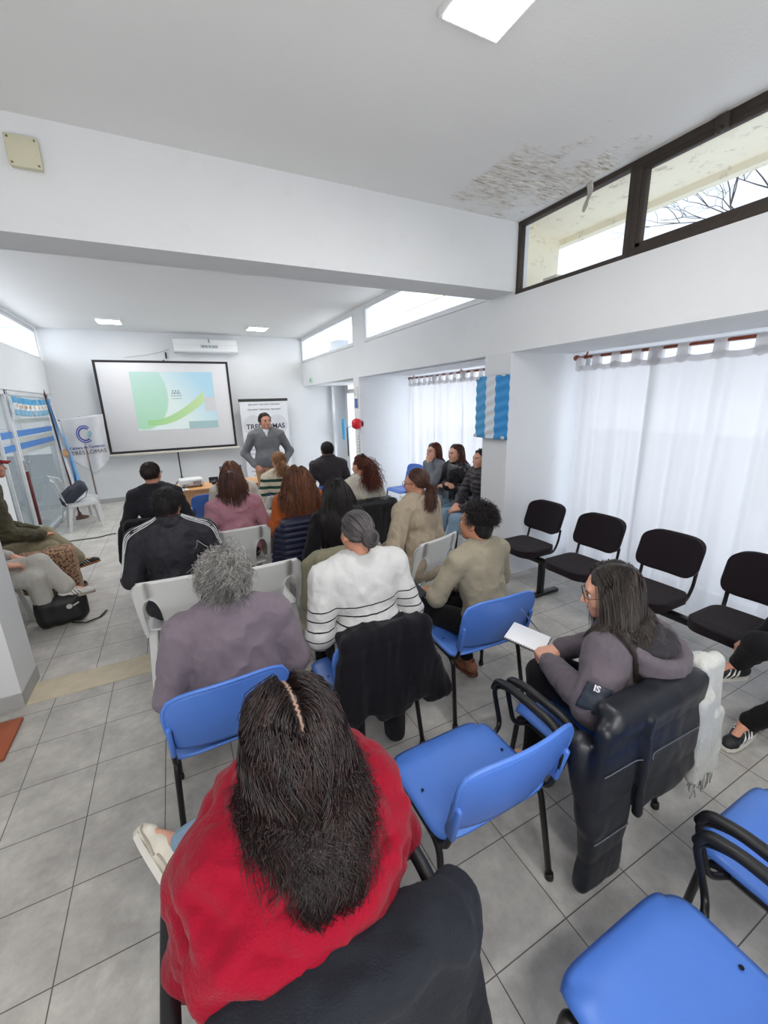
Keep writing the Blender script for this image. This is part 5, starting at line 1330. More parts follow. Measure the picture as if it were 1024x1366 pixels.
# 5 girl in the grey hoodie
hood_c = cloth('grey_hoodie', srgb(98, 90, 98), .95, 300, 8, .35, .4)
P5 = person('girl with long straight dark hair, round glasses and a grey hoodie writing notes', (2.23, -.52), 18, hood_c, BLKT,
    H_('long', 'ash', n=5000, L=.40, r=.0012, m=16, vol=.020, wave=.003, wl=.3, part=.0, back=.15, g=.30, phr=.3, uw=.03, under=.0, crown=.9, seed=21, h=.006, Lvar=.15),
    H=1.205, w=1.05, lean=.11, hp=-14, hy=26, hoff=(-.02, .03), h=.0065, arms=(((-.30, .10, .72), (-.05, .38, .66), (.65, .6, .0), (0, .1, 1), .8, ), ((.27, .16, .74), (.07, .38, .67), (-.75, .6, -.05), (0, .15, 1), .75)),
    legs=(((-.02, .42, .56), (-.10, .40, .12), (0, 1, 0), (0, 0, 1)), ((.13, .40, .52), (.10, .36, .10), (.1, 1, 0), (0, 0, 1))), face=True, glasses='wire', brow='brown',
    topopt=dict(e=.024), seed=18, fold=.005, armrad=1.2, topname='hoodie')
def hoodf(F):
    n = P5['neck']+np.array((.01, -.03, -.02))
    for k in range(22):
        a, a2 = 2*PI*k/22, 2*PI*(k+1)/22
        f = lambda t: n+np.array((.150*math.cos(t), -.055+.145*math.sin(t), -.012+.060*math.sin(t)))
        F.rc(f(a), f(a2), .024, None, .012)
        g = lambda t: n+np.array((.13*math.cos(t), -.055+.125*math.sin(t), -.055+.05*math.sin(t))); F.rc(g(a), g(a2), .034, None, .03)
    F.ell(n+np.array((0, -.05, -.045)), (.11, .10, .03), None, .03)
soft('hood', (-.3, -.34, .8), (.3, .3, 1.2), .0065, hoodf, hood_c, P5['o'], fold=.004, seed=3)
def hoodl(F):
    n = P5['neck']+np.array((.01, -.03, -.02)); F.ell(n+np.array((0, -.055, -.022)), (.130, .122, .040), None, .02); F.rc(n+np.array((-.06, -.11, .01)), n+np.array((.05, -.09, .02)), .018, None, .02); F.rc(n+np.array((-.08, -.05, .01)), n+np.array((.07, -.13, 0)), .015, None, .02)
soft('hood_lining', (-.3, -.34, .8), (.3, .3, 1.2), .0065, hoodl, cloth('hood_lining_dark', srgb(52, 49, 54), .95, 300, 12, .4, .3), P5['o'], fold=.006, ff=10, seed=9)
# arm patch
f5 = P5['Tp']; el = np.array((-.30, .10, .72)); shl = P5['sh'][0]
c0 = el*.62+shl*.38+np.array((-.07, -.02, 0)); nn = nz(np.array((-1, -.35, .35))); up = nz(shl-el); up = nz(up-nn*(up@nn)); rt = np.cross(up, nn)
def patch(u, v, w_=.10, h_=.10, off=.004):
    p = c0+rt*(u-.5)*w_+up*(v-.5)*h_
    for _ in range(6): d, g = f5.sample(p[None]); p = p-g[0]*(np.clip(d[0]-off, -.02, .02))
    return tuple(p)
MB().grid(lambda u, v: patch(u, v), 10, 10, .003).build('arm_patch', plain('patch_navy', srgb(28, 38, 54), .6), P5['o'])
pc = np.array(patch(.5, .5, off=.009)); Mt = Matrix((Vector(rt), Vector(up), Vector(nn))).transposed().to_4x4()
for tx_, dy, dx in (('IS', .030, -.012), ('AP', -.030, .020)):
    Mq = Mt.copy(); Mq.translation = Vector(pc+up*dy+rt*dx+nn*.002); text(tx_, .032, Mq, plain('patch_white', srgb(220, 220, 224), .6), P5['o'], bold=.001)
# 6 track top man
tr_m = cloth('black_tracksuit', srgb(36, 34, 42), .6, 300, 8, .4, .1, spec=.35)
P6 = person('man with short black hair in a black tracksuit top with three white shoulder stripes', (.52, 1.67), -2, tr_m, DARKT,
    H_('short', 'black', n=2200, L=.050, r=.0018, m=8, vol=.008, wave=.002, wl=.05, seed=8, h=.007),
    sk='mid', H=1.36, w=1.22, lean=.03, hp=-2, hy=-14, male=True, h=.009, arms='lap', face=True, topopt=dict(e=.022, collar=(.072, .045)), seed=22, fold=.0055, armrad=1.15, topname='tracksuit_top')
st = MB()
for s in (-1, 1):
    S = P6['S']; el = np.array(P6['A'][(s+1)//2][0])
    for k in (-1, 0, 1):
        path = [(s*.075, -.01+k*.020, S+.12), (s*.16, -.02+k*.022, S+.09), (s*.26, -.03+k*.022, S+.02), (s*.34, -.02+k*.022, S-.12), (el[0]+s*.10, el[1]-.04+k*.02, el[2]+.04)]
        if s > 0: path = path[:4]
        Q = surf_strip(P6['Tp'], path, .005, 30)
        ok_ = np.r_[True, np.cumsum(np.linalg.norm(np.diff(Q, axis=0), axis=1) > .05) == 0]; Q = Q[ok_]; st.tube(Q, .0055, 6, flat=.6)
st.build('shoulder_stripes', plain('stripe_white', srgb(206, 208, 212), .6), P6['o'])
# 7 pink sweater
P7 = person('woman with a brown bob in a dusty pink sweater', (1.05, 2.60), 2, cloth('pink_knit', srgb(178, 128, 142), .95, 360, 8, .35, .4), DARKT,
    H_('bob', 'brown', n=1500, L=.235, r=.0026, m=14, vol=.016, wave=.003, wl=.2, part=-.01, back=.35, g=.3, seed=31, under=.07, uw=.055),
    H=1.30, w=1.08, lean=.06, h=.010, hp=-8, hy=-12, topopt=dict(e=.018, collar=(.062, .03)), seed=25)
# 8 rust sweater
P8 = person('woman with long wavy auburn hair in a rust orange sweater', (1.62, 2.42), -4, cloth('rust_knit', srgb(186, 96, 46), .95, 300, 8, .35, .4), DARKT,
    H_('long', 'auburn', n=1900, L=.44, r=.0030, m=18, vol=.026, wave=.012, wl=.16, part=.01, back=.5, g=.2, phr=.4, seed=32, under=.22, uw=.06),
    H=1.31, w=1.08, lean=.03, h=.010, hp=-2, hy=-8, topopt=dict(e=.02), seed=27)
# 9 long black hair
P9 = person('woman with long straight black hair and a black top', (1.73, 1.64), 6, BLK, DARKT,
    H_('long', 'black', n=1900, L=.52, r=.0026, m=18, vol=.016, wave=.006, wl=.3, part=.012, back=.35, g=.25, phr=.5, seed=33, under=.30, uw=.055),
    H=1.30, w=.98, lean=.05, h=.010, hp=-4, hy=6, topopt=dict(e=.016), seed=28)
# 10 trench
tren = cloth('beige_trench', srgb(170, 156, 136), .8, 300, 6, .4, .1)
P10 = person('woman with dark ponytail and glasses in a beige trench coat', (2.33, 1.43), 19, tren, JEAN2,
    H_('ponytail', 'brown', n=1300, r=.0026, m=12, vol=.008, tie=(0, -.100, -.055), nb=350, PL=.24, spread=.05, wave=.006, wl=.15, seed=34, pd=(-.5, .0, 0)),
    sk='mid', H=1.33, w=1.08, lean=.08, h=.009, hp=-4, hy=18, sway=.10, face=True, glasses='black', arms='lap', topopt=dict(e=.028, hem=.40, skirt=True, collar=(.085, .02)), seed=29, fold=.007, armrad=1.15, topname='trench_coat')
# 11 curly red-brown
P11 = person('woman with curly red-brown hair, small top knot and a pale sweater with green scarf', (2.42, 2.72), 4, cloth('pale_knit', srgb(206, 200, 188), .95, 300, 8, .35, .4), DARKT,
    H_('ponytail', 'redbrown', n=1300, r=.003, m=12, vol=.012, tie=(0, -.08, .06), nb=620, PL=.40, spread=.05, wave=.012, wl=.07, phr=1.5, seed=35),
    H=1.32, w=1.05, lean=.04, h=.010, hy=14, face=False, topopt=dict(e=.02), seed=30)
MB().lathe([(.004, -.028), (.022, -.018), (.028, 0), (.022, .018), (.004, .028)], P11['C']+np.array((.0, -.06, .108)), 12).build('hair_knot', HMF['black'], P11['o'])
def sc11(F):
    n = P11['neck']
    for k in range(16):
        a, a2 = 2*PI*k/16, 2*PI*(k+1)/16; f = lambda t: n+np.array((.092*math.cos(t), .085*math.sin(t), -.005+.02*math.sin(t))); F.rc(f(a), f(a2), .034, None, .02)
soft('scarf', (-.25, -.25, .8), (.25, .25, 1.25), .010, sc11, cloth('green_scarf', srgb(58, 92, 84), .95, 200, 14, .4, .4), P11['o'], seed=4)
# 12 dark fleece
P12 = person('man with short dark hair in a dark grey fleece with raised collar', (2.46, 3.98), -8, cloth('dark_fleece', srgb(62, 58, 62), .95, 300, 8, .3, .4), DARKT,
    H_('crop', 'black', n=1100, L=.04, r=.0026, m=7, vol=.005, seed=36), sk='mid', H=1.38, w=1.12, lean=.02, h=.010, hy=10, male=True, face=True, topopt=dict(e=.022, collar=(.075, .055)), seed=31, topname='fleece')
# 13 fair ponytail
P13 = person('woman with a fair brown ponytail and clip in a cream and green striped sweater', (1.76, 3.78), 0,
    cloth('cream_green_stripes', srgb(216, 208, 188), .95, 300, 8, .35, .3, stripes=(.62, 1.02, .085, .42, srgb(44, 74, 66))), DARKT,
    H_('ponytail', 'blond', n=1100, r=.003, m=12, vol=.012, tie=(0, -.098, -.01), nb=360, PL=.21, spread=.085, wave=.010, wl=.09, seed=37, clip=plain('clip_pink', srgb(206, 176, 178), .4)),
    H=1.31, w=1.0, lean=.05, h=.010, hy=4, topopt=dict(e=.02, collar=(.065, .02)), seed=32)
# 14 cream behind pink
P14 = person('woman with straight reddish hair and a cream sweater behind the pink one', (1.14, 3.34), 0, cloth('cream_knit', srgb(206, 200, 190), .95, 300, 8, .35, .3), DARKT,
    H_('long', 'auburn', n=1100, L=.34, r=.003, m=14, vol=.012, wave=.004, wl=.2, part=0, back=.4, g=.28, seed=38, under=.14, uw=.05), H=1.30, w=1.05, lean=.05, h=.011, hy=-16, topopt=dict(e=.02), seed=33)
# 15 man with glasses at the left front
P15 = person('man with cropped brown hair and glasses at the left of the front rows', (.38, 3.18), 0, cloth('dark_shirt', srgb(44, 44, 50), .9, 300, 8, .3, .2), DARKT,
    H_('crop', 'darkbrown', n=1100, L=.035, r=.0026, m=7, vol=.004, seed=39), sk='mid', H=1.38, w=1.05, lean=.03, h=.010, hy=-22, male=True, face=True, glasses='black', topopt=dict(e=.016, collar=(.066, .03)), seed=34)
# 17-19 window side
P17 = person('woman with brown shoulder-length hair in a grey cardigan resting chin on hand', (3.90, 3.46), 92, cloth('grey_cardigan', srgb(122, 126, 134), .95, 300, 8, .35, .3), JEAN,
    H_('bob', 'redbrown', n=1100, L=.27, r=.0028, m=14, vol=.014, wave=.003, wl=.2, part=.01, back=.35, g=.3, seed=41, under=.08, uw=.05),
    H=1.31, w=1.0, lean=.05, h=.009, face=True, hy=6, hp=3, arms=(((-.20, .22, .80), (-.03, .17, 1.04), (.15, .1, 1), (-.4, 1, 0), 1.2), 'cross'), topopt=dict(e=.018), seed=41)
P18 = person('young woman with long straight brown hair in a black leather jacket', (3.90, 2.96), 90, plain('black_leather', srgb(24, 22, 26), .32, nscale=9, bscale=26, bstr=.6), JEAN2,
    H_('long', 'brown', n=1300, L=.42, r=.0026, m=16, vol=.012, wave=.002, wl=.3, part=.0, back=.3, g=.3, seed=42, under=.2, uw=.05),
    H=1.33, w=1.0, lean=.04, h=.009, face=True, hy=2, arms='cross', topopt=dict(e=.024, collar=(.08, .02)), seed=42, topname='leather_jacket')
P19 = person('person in a dark quilted jacket and jeans half hidden by the near column', (3.88, 2.42), 84, cloth('charcoal_puffer', srgb(58, 54, 60), .55, 300, 8, .2, .1, spec=.4), JEAN,
    H_('long', 'black', n=900, L=.34, r=.0028, m=12, vol=.012, wave=.003, wl=.3, back=.4, g=.3, seed=43, under=.12, uw=.05), H=1.32, w=1.05, lean=.05, h=.008, hy=0, face=True,
    arms=(((-.28, .16, .74), (-.10, .40, .66), (.4, .9, -.1)), ((.27, .14, .76), (.02, .38, .68), (-.6, .7, -.1))), legs=(((-.10, .46, .54), (-.06, .58, .10), (.15, 1, 0), (0, 0, 1)), ((.16, .46, .54), (.20, .56, .10), (.1, 1, 0), (0, 0, 1))),
    shoes=S_BLACK, topopt=dict(e=.026, puff=.06), seed=43, topname='quilted_jacket', legrad=1.1)
# 20 olive / khaki person, cap
khaki = cloth('khaki_trousers', srgb(150, 140, 116), .9, 300, 6, .35, .1); olive = cloth('olive_jacket', srgb(84, 80, 62), .8, 300, 6, .45, .1)
P20 = person('person in a red cap, olive jacket and wide khaki trousers with legs crossed', (-1.14, 3.76), -68, olive, khaki, H_('crop', 'darkbrown', n=500, L=.03, r=.003, m=6, vol=.004, seed=51),
    sk='mid', H=1.50, w=1.05, lean=.10, hoff=(0, .05), h=.0075, male=True, face=True, arms=(((-.28, .14, .76), (-.06, .42, .66), (.5, .8, -.1), (0, .2, 1), .5), ((.27, .14, .76), (.10, .42, .66), (-.6, .7, -.1), (0, .2, 1), .5)),
    legs=(((-.02, .46, .62), (.06, .66, .30), (.1, 1, .12), (-.1, -.1, 1)), ((.12, .44, .50), (.10, .50, .10), (0, 1, 0), (0, 0, 1))),
    shoes=dict(mat=plain('shoe_black', (0, 0, 0, 1)), stripes=plain('shoe_stripe', (1, 1, 1, 1)), sole=plain('sole_gum', srgb(150, 98, 62), .6), lace=plain('lace_white', srgb(230, 228, 222))), topopt=dict(e=.03, hem=.44, skirt=True, collar=(.08, .03)), legrad=1.25, flare=.03, seed=52, fold=.008, armrad=1.2, topname='jacket')
cp_ = MB(); Lc = P20['L']
Rm = Matrix(P20['R'].tolist()).to_4x4()
cp_.lathe([(.100, 0), (.101, .03), (.092, .062), (.070, .085), (.035, .097), (.004, .100)], Lc(0, -.012, .040), 24, Rm)
cp_.grid(lambda u, v: tuple(Lc((u-.5)*.155*(1-.25*v*v), .078+.085*v*(1-(2*u-1)**2*.45), .046-.018*v-.02*(2*u-1)**2)), 12, 8, .006)
cp_.build('cap', cloth('red_cap', srgb(128, 22, 32), .8, 300, 10, .3, .1), P20['o'])
# 21 pale trousers person behind pillar
P21 = person('person in pale linen trousers with legs crossed, mostly hidden behind the left pillar', (-1.02, 2.98), -86, cloth('pale_shirt', srgb(200, 196, 190)), cloth('pale_linen', srgb(196, 193, 186), .9, 300, 6, .35, .1), H_('long', 'brown', n=500, L=.3, r=.004, m=10, vol=.01, seed=53),
    H=1.30, h=.008, lean=.05, arms='lap', legs=(((-.02, .44, .60), (.02, .60, .33), (0, 1, .05), (-.25, -.1, 1)), ((.08, .40, .50), (.02, .44, .09), (0, 1, 0), (0, 0, 1))),
    shoes=dict(mat=plain('shoe_white', srgb(214, 212, 206), .6), stripes=plain('shoe_dark_stripe', srgb(40, 44, 60), .5), sole=plain('sole_taupe', srgb(150, 142, 130), .6)), legrad=1.15, flare=.02, seed=54, fold=.006, botname='trousers')
# 22 person at the right edge
P22 = person('person at the right edge in black trousers and black sneakers, one leg crossed', (3.66, -.84), 84, BLK, BLKT, H_('short', 'darkbrown', n=500, L=.04, r=.003, m=6, vol=.006, seed=55), sk='mid', H=1.34, h=.0075, male=True,
    arms=(((-.26, .2, .70), (-.22, .36, .52), (-.5, .7, -.55), (.3, .4, .8), .6), ((.27, .16, .72), (.36, .30, .52), (.2, .8, -.5), (.2, .5, .8), .6)),
    legs=(((-.02, .42, .50), (.24, .46, .10), (-.1, 1, 0), (0, 0, 1)), ((.26, .46, .58), (.38, .36, .36), (.25, .95, .05), (-.15, .0, 1))), shoes=S_BLACK, seed=56)
# 16 presenter
P16 = person('man standing with hands on hips in a grey V-neck sweater and tan chinos', (1.86, 4.98), 172, cloth('grey_vneck', srgb(122, 124, 126), .95, 300, 8, .3, .3), cloth('tan_chinos', srgb(206, 164, 118), .85, 300, 6, .3, .1),
    H_('crop', 'darkbrown', n=1200, L=.045, r=.0024, m=7, vol=.007, seed=61), sk='mid', H=1.77, w=1.16, lean=.0, hy=18, h=.008, male=True, stand=True, face=True, hoff=(0, .01),
    arms=(((-.33, -.06, 1.19), (-.20, .08, 1.00), (.75, .5, -.5), (-.5, .7, .4), .3), ((.33, -.06, 1.19), (.20, .08, 1.00), (-.75, .5, -.5), (.5, .7, .4), .3)),
    legs=(((-.11, .02, .50), (-.13, 0, .09), (-.15, 1, 0), (0, 0, 1)), ((.11, .02, .50), (.13, 0, .09), (.15, 1, 0), (0, 0, 1))),
    shoes=dict(mat=plain('shoe_leather', srgb(70, 44, 30), .4), sole=plain('sole_brown', (0, 0, 0, 1))), topopt=dict(e=.018, vneck=True, hem=.99, belly=.03), seed=62, fold=.004, legrad=1.15)
def colf(F):
    n = P16['neck']
    for k in range(16):
        a, a2 = 2*PI*k/16, 2*PI*(k+1)/16; f = lambda t, r, z: n+np.array((r*math.cos(t), .008+r*math.sin(t), z-.035*math.sin(t))); F.rc(f(a, .066, .045), f(a2, .066, .045), .009, None, .01); F.rc(f(a, .076, .028), f(a2, .076, .028), .009, None, .01)
    F.rc(n+np.array((0, .085, .0)), n+np.array((0, .108, -.09)), .028, .012, .02)
soft('shirt_collar', (-.2, -.2, 1.4), (.2, .25, 1.7), .006, colf, plain('shirt_white', srgb(222, 228, 236), .7), P16['o'], fold=0)
MB().lathe([(.010, 0), (.010, .004)], (0, .16, .985), 4, Matrix.Rotation(-PI/2, 4, 'X')).build('belt_buckle', M_BLACKMETAL, P16['o'])

# ------------------------------------------------------------------ coats, bags, small things
nav = plain('navy_glossy_shell', srgb(17, 20, 30), .40, nscale=5, bscale=14, bstr=.5)
def RX(a): return np.array(Matrix.Rotation(rad(a), 3, 'X'))
def RY(a): return np.array(Matrix.Rotation(rad(a), 3, 'Y'))
# long puffer on the hooded girl's chair
def cf(F):
    F.box((-.29, -.30, .44), (.11, .026, .36), .024, RY(2), .015); F.box((.03, -.305, .585), (.20, .028, .225), .026, RY(-6), .015)
    F.box((-.08, -.275, .80), (.25, .050, .040), .035, None, .04); F.rc((-.36, -.22, .66), (-.37, -.29, .40), .05, .045, .03); F.rc((-.17, -.33, .78), (-.16, -.335, .36), .018, .014, .012)
    F.ell((.07, -.30, .38), (.15, .035, .07), None, .03)
_po, _pf = soft('puffer_coat', (-.55, -.48, .03), (.42, .05, .95), .0085, cf, nav, None, fold=.0035, ff=3, seed=71, post=puffs(.235, .007), label='long glossy black padded coat hanging over the chair of the hooded girl', cat='coat', loc=(2.14, -.36, 0), fs=(1.2, 1, .7))
PUF = _po; PUFF_F = _pf
sm_ = plain('seam_thread', srgb(96, 100, 110), .6)
for pa in ([(-.16, -.5, .62), (.02, -.5, .61), (.22, -.5, .60)], [(-.39, -.5, .63), (-.29, -.5, .625), (-.19, -.5, .62)], [(-.39, -.5, .33), (-.29, -.5, .325), (-.19, -.5, .32)]):
    pa = [(a, -.345, c) for a, b, c in pa]; Q = surf_strip(PUFF_F, pa, .007, 24); MB().tube(Q, .0022, 5).build('quilting_seam', sm_, PUF)
m_ = MB()
cream = cloth('cream_wool', srgb(196, 198, 194), .98, 160, 9, .5, .6, var=.08)
def sf(F):
    F.box((.30, -.30, .57), (.062, .024, .29), .02, RY(-8), .03); F.box((.24, -.325, .50), (.045, .018, .22), .016, RY(-9), .03); F.rc((.25, -.27, .83), (.22, -.22, .82), .032, .03, .03); F.box((.355, -.32, .44), (.040, .018, .17), .016, RY(-10), .02)
so_, _ = soft('scarf', (.05, -.48, .15), (.60, .02, .98), .0075, sf, cream, None, fold=.009, ff=6, seed=73, fs=(1.6, 1, .2), label='cream wool scarf with fringe hanging over the chair of the hooded girl', cat='scarf', loc=(2.14, -.36, 0))
fr = MB(); r_ = random.Random(4)
for i in range(26):
    x = .29+i*.0058; y = -.31+r_.uniform(-.02, .02); z = .28+r_.uniform(-.01, .03)+(0 if i > 10 else -.0)
    fr.tube([(x, y, z+.04), (x+r_.uniform(-.01, .01), y+r_.uniform(-.01, .01), z-.03), (x+r_.uniform(-.02, .02), y, z-.10-r_.uniform(0, .03))], [.004, .0035, .002], 5)
tag(fr.build('fringe', cream, so_), None, None, None, 'stuff')
# black coat on the striped person's chair
def bc(F):
    F.box((.0, -.318, .63), (.235, .032, .21), .03, None, .03); F.box((0, -.290, .835), (.228, .058, .028), .026, None, .04)
    F.box((-.20, -.31, .56), (.07, .030, .17), .028, RY(8), .04); F.box((.24, -.31, .55), (.075, .030, .18), .028, RY(-22), .04); F.box((.03, -.325, .46), (.10, .030, .08), .028, None, .04); F.rc((.27, -.31, .46), (.32, -.32, .42), .045, .055, .05)
    F.rc((-.14, -.25, .46), (-.13, -.22, .16), .050, .042, .04); F.rc((.06, -.25, .46), (.08, -.24, .18), .050, .042, .04)
bco, _ = soft('coat', (-.45, -.5, .03), (.48, .0, .95), .0085, bc, cloth('black_wool', srgb(17, 15, 22), .95, 300, 6, .4, .25), None, fold=.015, ff=2.6, seed=75, fs=(1.4, 1, .35), label='plain black coat draped over the chair of the striped-sweater person', cat='coat', loc=(1.38, .50, 0))
MB().box((.10, -.325, .50), (.006, .006, .022), .002).build('tag', plain('tag_white', srgb(200, 210, 214)), bco)
# jacket on the red woman's chair
def rj(F):
    F.box((.02, -.325, .60), (.255, .030, .24), .028, None, .03); F.box((.02, -.295, .835), (.25, .060, .030), .028, None, .04)
    F.box((.27, -.27, .54), (.085, .055, .26), .05, RY(-9), .05); F.rc((.22, -.29, .82), (.30, -.24, .74), .045, .05, .05); F.rc((-.20, -.27, .66), (-.22, -.31, .44), .06, .06, .05); F.rc((.10, -.31, .50), (.13, -.31, .24), .05, .05, .05)
soft('jacket', (-.48, -.55, .1), (.52, .05, .98), .0085, rj, cloth('dark_navy_jacket', srgb(20, 24, 34), .8, 300, 7, .6, .1, spec=.3), None, fold=.013, ff=3, seed=77, fs=(1.4, 1, .5), label='dark navy jacket hanging over the chair back of the crimson-shawled woman', cat='jacket', loc=(.755, -.55, 0))
# quilted navy puffer on the rust woman's chair
def npf(F):
    F.box((0, -.30, .62), (.27, .05, .23), .045, None, .04); F.box((0, -.27, .84), (.25, .075, .04), .035, None, .04); F.rc((-.25, -.22, .74), (-.30, -.20, .40), .07, .06, .05); F.rc((.24, -.22, .70), (.27, -.26, .42), .06, .055, .05)
soft('quilted_jacket', (-.48, -.5, .25), (.48, .02, .98), .010, npf, cloth('navy_quilt', srgb(24, 30, 58), .5, 300, 8, .2, .1, spec=.45), None, fold=.003, ff=4, seed=79, post=puffs(.055, .016), label='navy quilted jacket over the chair of the rust-sweater woman', cat='jacket', loc=(1.63, 2.50, 0))
def cpf(F):
    F.box((0, 0, .56), (.13, .07, .24), .06, None, .04); F.rc((-.10, .02, .72), (-.12, .06, .42), .07, .06, .04)
soft('padded_coat', (-.3, -.2, .2), (.3, .25, .9), .010, cpf, cloth('cream_padded', srgb(196, 188, 172), .6, 300, 8, .2, .1, spec=.4), None, fold=.004, ff=5, seed=81, post=puffs(.10, .018), label='cream padded coat hanging between the pink and rust sweaters', cat='coat', loc=(1.36, 2.98, 0))
def olf(F):
    F.box((0, -.30, .60), (.26, .045, .24), .04, None, .04); F.box((0, -.27, .835), (.25, .08, .040), .038, None, .04); F.rc((-.25, -.22, .76), (-.28, -.24, .50), .075, .07, .05); F.rc((.25, -.22, .74), (.27, -.24, .50), .07, .07, .05)
soft('coat', (-.48, -.5, .25), (.48, .02, .98), .009, olf, cloth('olive_shell', srgb(134, 130, 108), .75, 300, 6, .4, .1), None, fold=.009, ff=4, seed=83, label='pale olive coat over the chair of the black-haired woman', cat='coat', loc=(1.62, 1.52, 0))
soft('jacket', (-.48, -.5, .25), (.48, .02, .98), .010, olf, M_LEA if 'M_LEA' in globals() else plain('black_leather', (0, 0, 0, 1)), None, fold=.009, ff=5, seed=85, label='black leather jacket over the chair of the curly red-brown haired woman', cat='jacket', loc=(2.44, 2.80, 0))
soft('jacket', (-.48, -.5, .25), (.48, .02, .98), .010, olf, BLK, None, fold=.008, ff=5, seed=87, label='black jacket over the blue chair of the man with glasses', cat='jacket', loc=(.36, 3.26, 0))
def gpf(F): F.box((0, 0, .62), (.25, .07, .17), .06, None, .04); F.rc((-.22, .02, .74), (-.25, .06, .48), .075, .065, .04); F.rc((.22, .02, .74), (.25, .06, .48), .075, .065, .04)
soft('puffer_jacket', (-.42, -.2, .3), (.42, .25, .95), .010, gpf, cloth('olive_puffer', srgb(72, 70, 56), .6, 300, 8, .2, .1, spec=.4), None, fold=.004, ff=5, seed=89, post=puffs(.085, .018), label='dark olive puffer jacket between the man with glasses and the tracksuit man', cat='jacket', loc=(.42, 2.62, 0))
# backpack on the left white chair
def bpf(F): F.box((0, 0, 0), (.15, .07, .22), .06, None, .03); F.box((0, -.07, -.05), (.11, .03, .12), .03, None, .02)
bp = thing('backpack', 'dark grey backpack leaning on the white plastic chair by the door', 'backpack', (-.96, 6.78, .58), rad(-75))
o, _ = soft('bag_body', (-.25, -.2, -.3), (.25, .2, .3), .009, bpf, cloth('backpack_grey', srgb(62, 64, 76), .8, 300, 9, .3), bp, fold=.005); 
for s in (-1, 1): MB().tube([(s*.07, .07, .2), (s*.10, .13, .08), (s*.09, .09, -.15), (s*.12, .12, -.26)], .012, 6, flat=.4).build('strap', plain('strap_dark', srgb(34, 36, 46), .8), bp)
bp.rotation_euler = (rad(-48), rad(12), rad(-75))
# black bag and leopard coat on the left
def bgf(F): F.box((0, 0, .15), (.19, .12, .14), .08, None, .03)
bg = thing('handbag', 'black bag with round silver badge on the floor by the pale trousers', 'bag', (-.50, 3.02, 0), rad(10))
soft('bag_body', (-.3, -.25, -.02), (.3, .25, .35), .008, bgf, plain('bag_black', srgb(24, 23, 25), .5, bscale=30), bg, fold=.006, ff=5)
MB().lathe([(.022, 0), (.022, .004)], (.06, -.125, .19), 14, FX).box((.11, -.126, .20), (.05, .003, .012), 0, Matrix.Rotation(rad(-25), 4, 'Y')).build('badge', plain('badge_silver', srgb(200, 198, 190), .3, .5), bg)
MB().tube([(.05, -.12, .03), (.15, -.16, .012), (.26, -.12, .012), (.32, -.02, .02)], .012, 6, flat=.4).build('strap', plain('bag_strap', srgb(20, 20, 22), .6), bg)
def lf(F): F.box((0, 0, .38), (.22, .12, .20), .08, None, .05); F.box((.12, .03, .32), (.12, .12, .27), .06, None, .05)
soft('leopard_coat', (-.35, -.3, .04), (.4, .3, .65), .009, lf, cloth('leopard_print', srgb(176, 140, 112), .95, 200, 6, .3, .4, print_=(46, srgb(42, 26, 22))), None, fold=.007, ff=5, seed=91, label='leopard print coat bundled between khaki and pale trousers', cat='coat', loc=(-.66, 3.46, 0))
# brown handbag near the trench woman
hb = thing('handbag', 'dark brown shoulder bag hanging beside the trench coat', 'bag', (1.98, 1.60, .42), rad(20))
soft('bag_body', (-.2, -.15, -.05), (.2, .15, .4), .009, lambda F: F.box((0, 0, .12), (.12, .05, .12), .04, None, .02), plain('bag_brown', srgb(64, 46, 38), .5), hb, fold=.004); MB().tube(rounded([(-.10, 0, .2), (-.06, 0, .42), (.06, 0, .42), (.10, 0, .2)], .08), .008, 6).build('strap', plain('bag_brown', (0, 0, 0, 1)), hb)
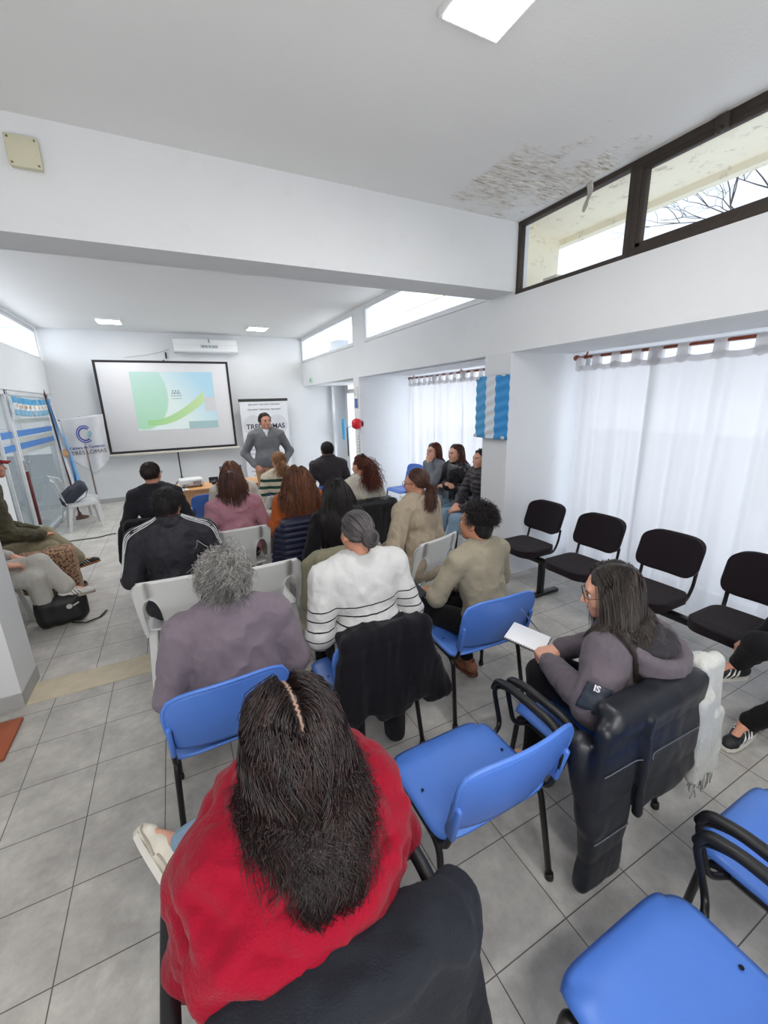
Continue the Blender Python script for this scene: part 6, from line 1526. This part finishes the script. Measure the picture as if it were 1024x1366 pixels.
# notebook and pen, phone
nbk = thing('notebook', 'small spiral notebook with white pages on the knee of the hooded girl', 'notebook', (2.14, .03, .655), rad(26)); nbk.rotation_euler = (rad(8), rad(-6), rad(26))
MB().box((0, 0, 0), (.15, .20, .010), .002).build('pages', plain('paper_white', srgb(228, 229, 232), .6, var=.03), nbk); MB().box((0, 0, -.007), (.155, .205, .003)).build('cover', plain('cover_dark', srgb(40, 42, 52)), nbk)
s_ = MB()
for i in range(14): s_.tube([(-.075+.006*math.cos(a), -.091+i*.014, .006*math.sin(a)) for a in [k*PI/4 for k in range(8)]], .0012, 4, closed=True)
s_.build('spiral', plain('spiral_dark', srgb(60, 60, 70), .3, .5), nbk)
pn = thing('pen', 'thin pen in the writing hand over the notebook', 'pen', (2.20, .0, .68)); MB().tube([(0, 0, 0), (-.03, .05, .06), (-.055, .09, .11)], [.001, .004, .004], 8).build('barrel', plain('pen_blue', srgb(50, 60, 110), .3), pn)
mp = thing('mobile_phone', 'black mobile phone held by the man in beige', 'phone', (1.93, .80, .665), rad(20)); MB().box((0, 0, 0), (.075, .15, .009), .004).build('body', plain('phone_black', (0, 0, 0, 1)), mp); mp.rotation_euler = (rad(30), 0, rad(20)); MB().box((0, 0, .005), (.068, .135, .001)).build('screen', plain('phone_screen', srgb(30, 34, 44), .1), mp)
# patterned bag under the striped person's chair
pbg = thing('tote_bag', 'black and white patterned bag standing between the two blue chairs', 'bag', (1.02, .62, 0), 0)
def zeb():
    t = NT('zebra_print'); w = t.n('ShaderNodeTexWave', i_Scale=6, i_Distortion=9, i_Detail=2); t.l(t.coords(), w.inputs[0]); t.bsdf(t.ramp(w.outputs['Fac'], [(0, srgb(22, 22, 26)), (.62, srgb(214, 214, 214))], 'CONSTANT'), .7); return t.m
soft('bag_body', (-.2, -.15, -.02), (.2, .15, .5), .009, lambda F: F.box((0, 0, .20), (.10, .07, .20), .05, None, .02), zeb(), pbg, fold=.005)
for o in list(COL.objects):
    if o.type == 'EMPTY' and not o.children: bpy.data.objects.remove(o)
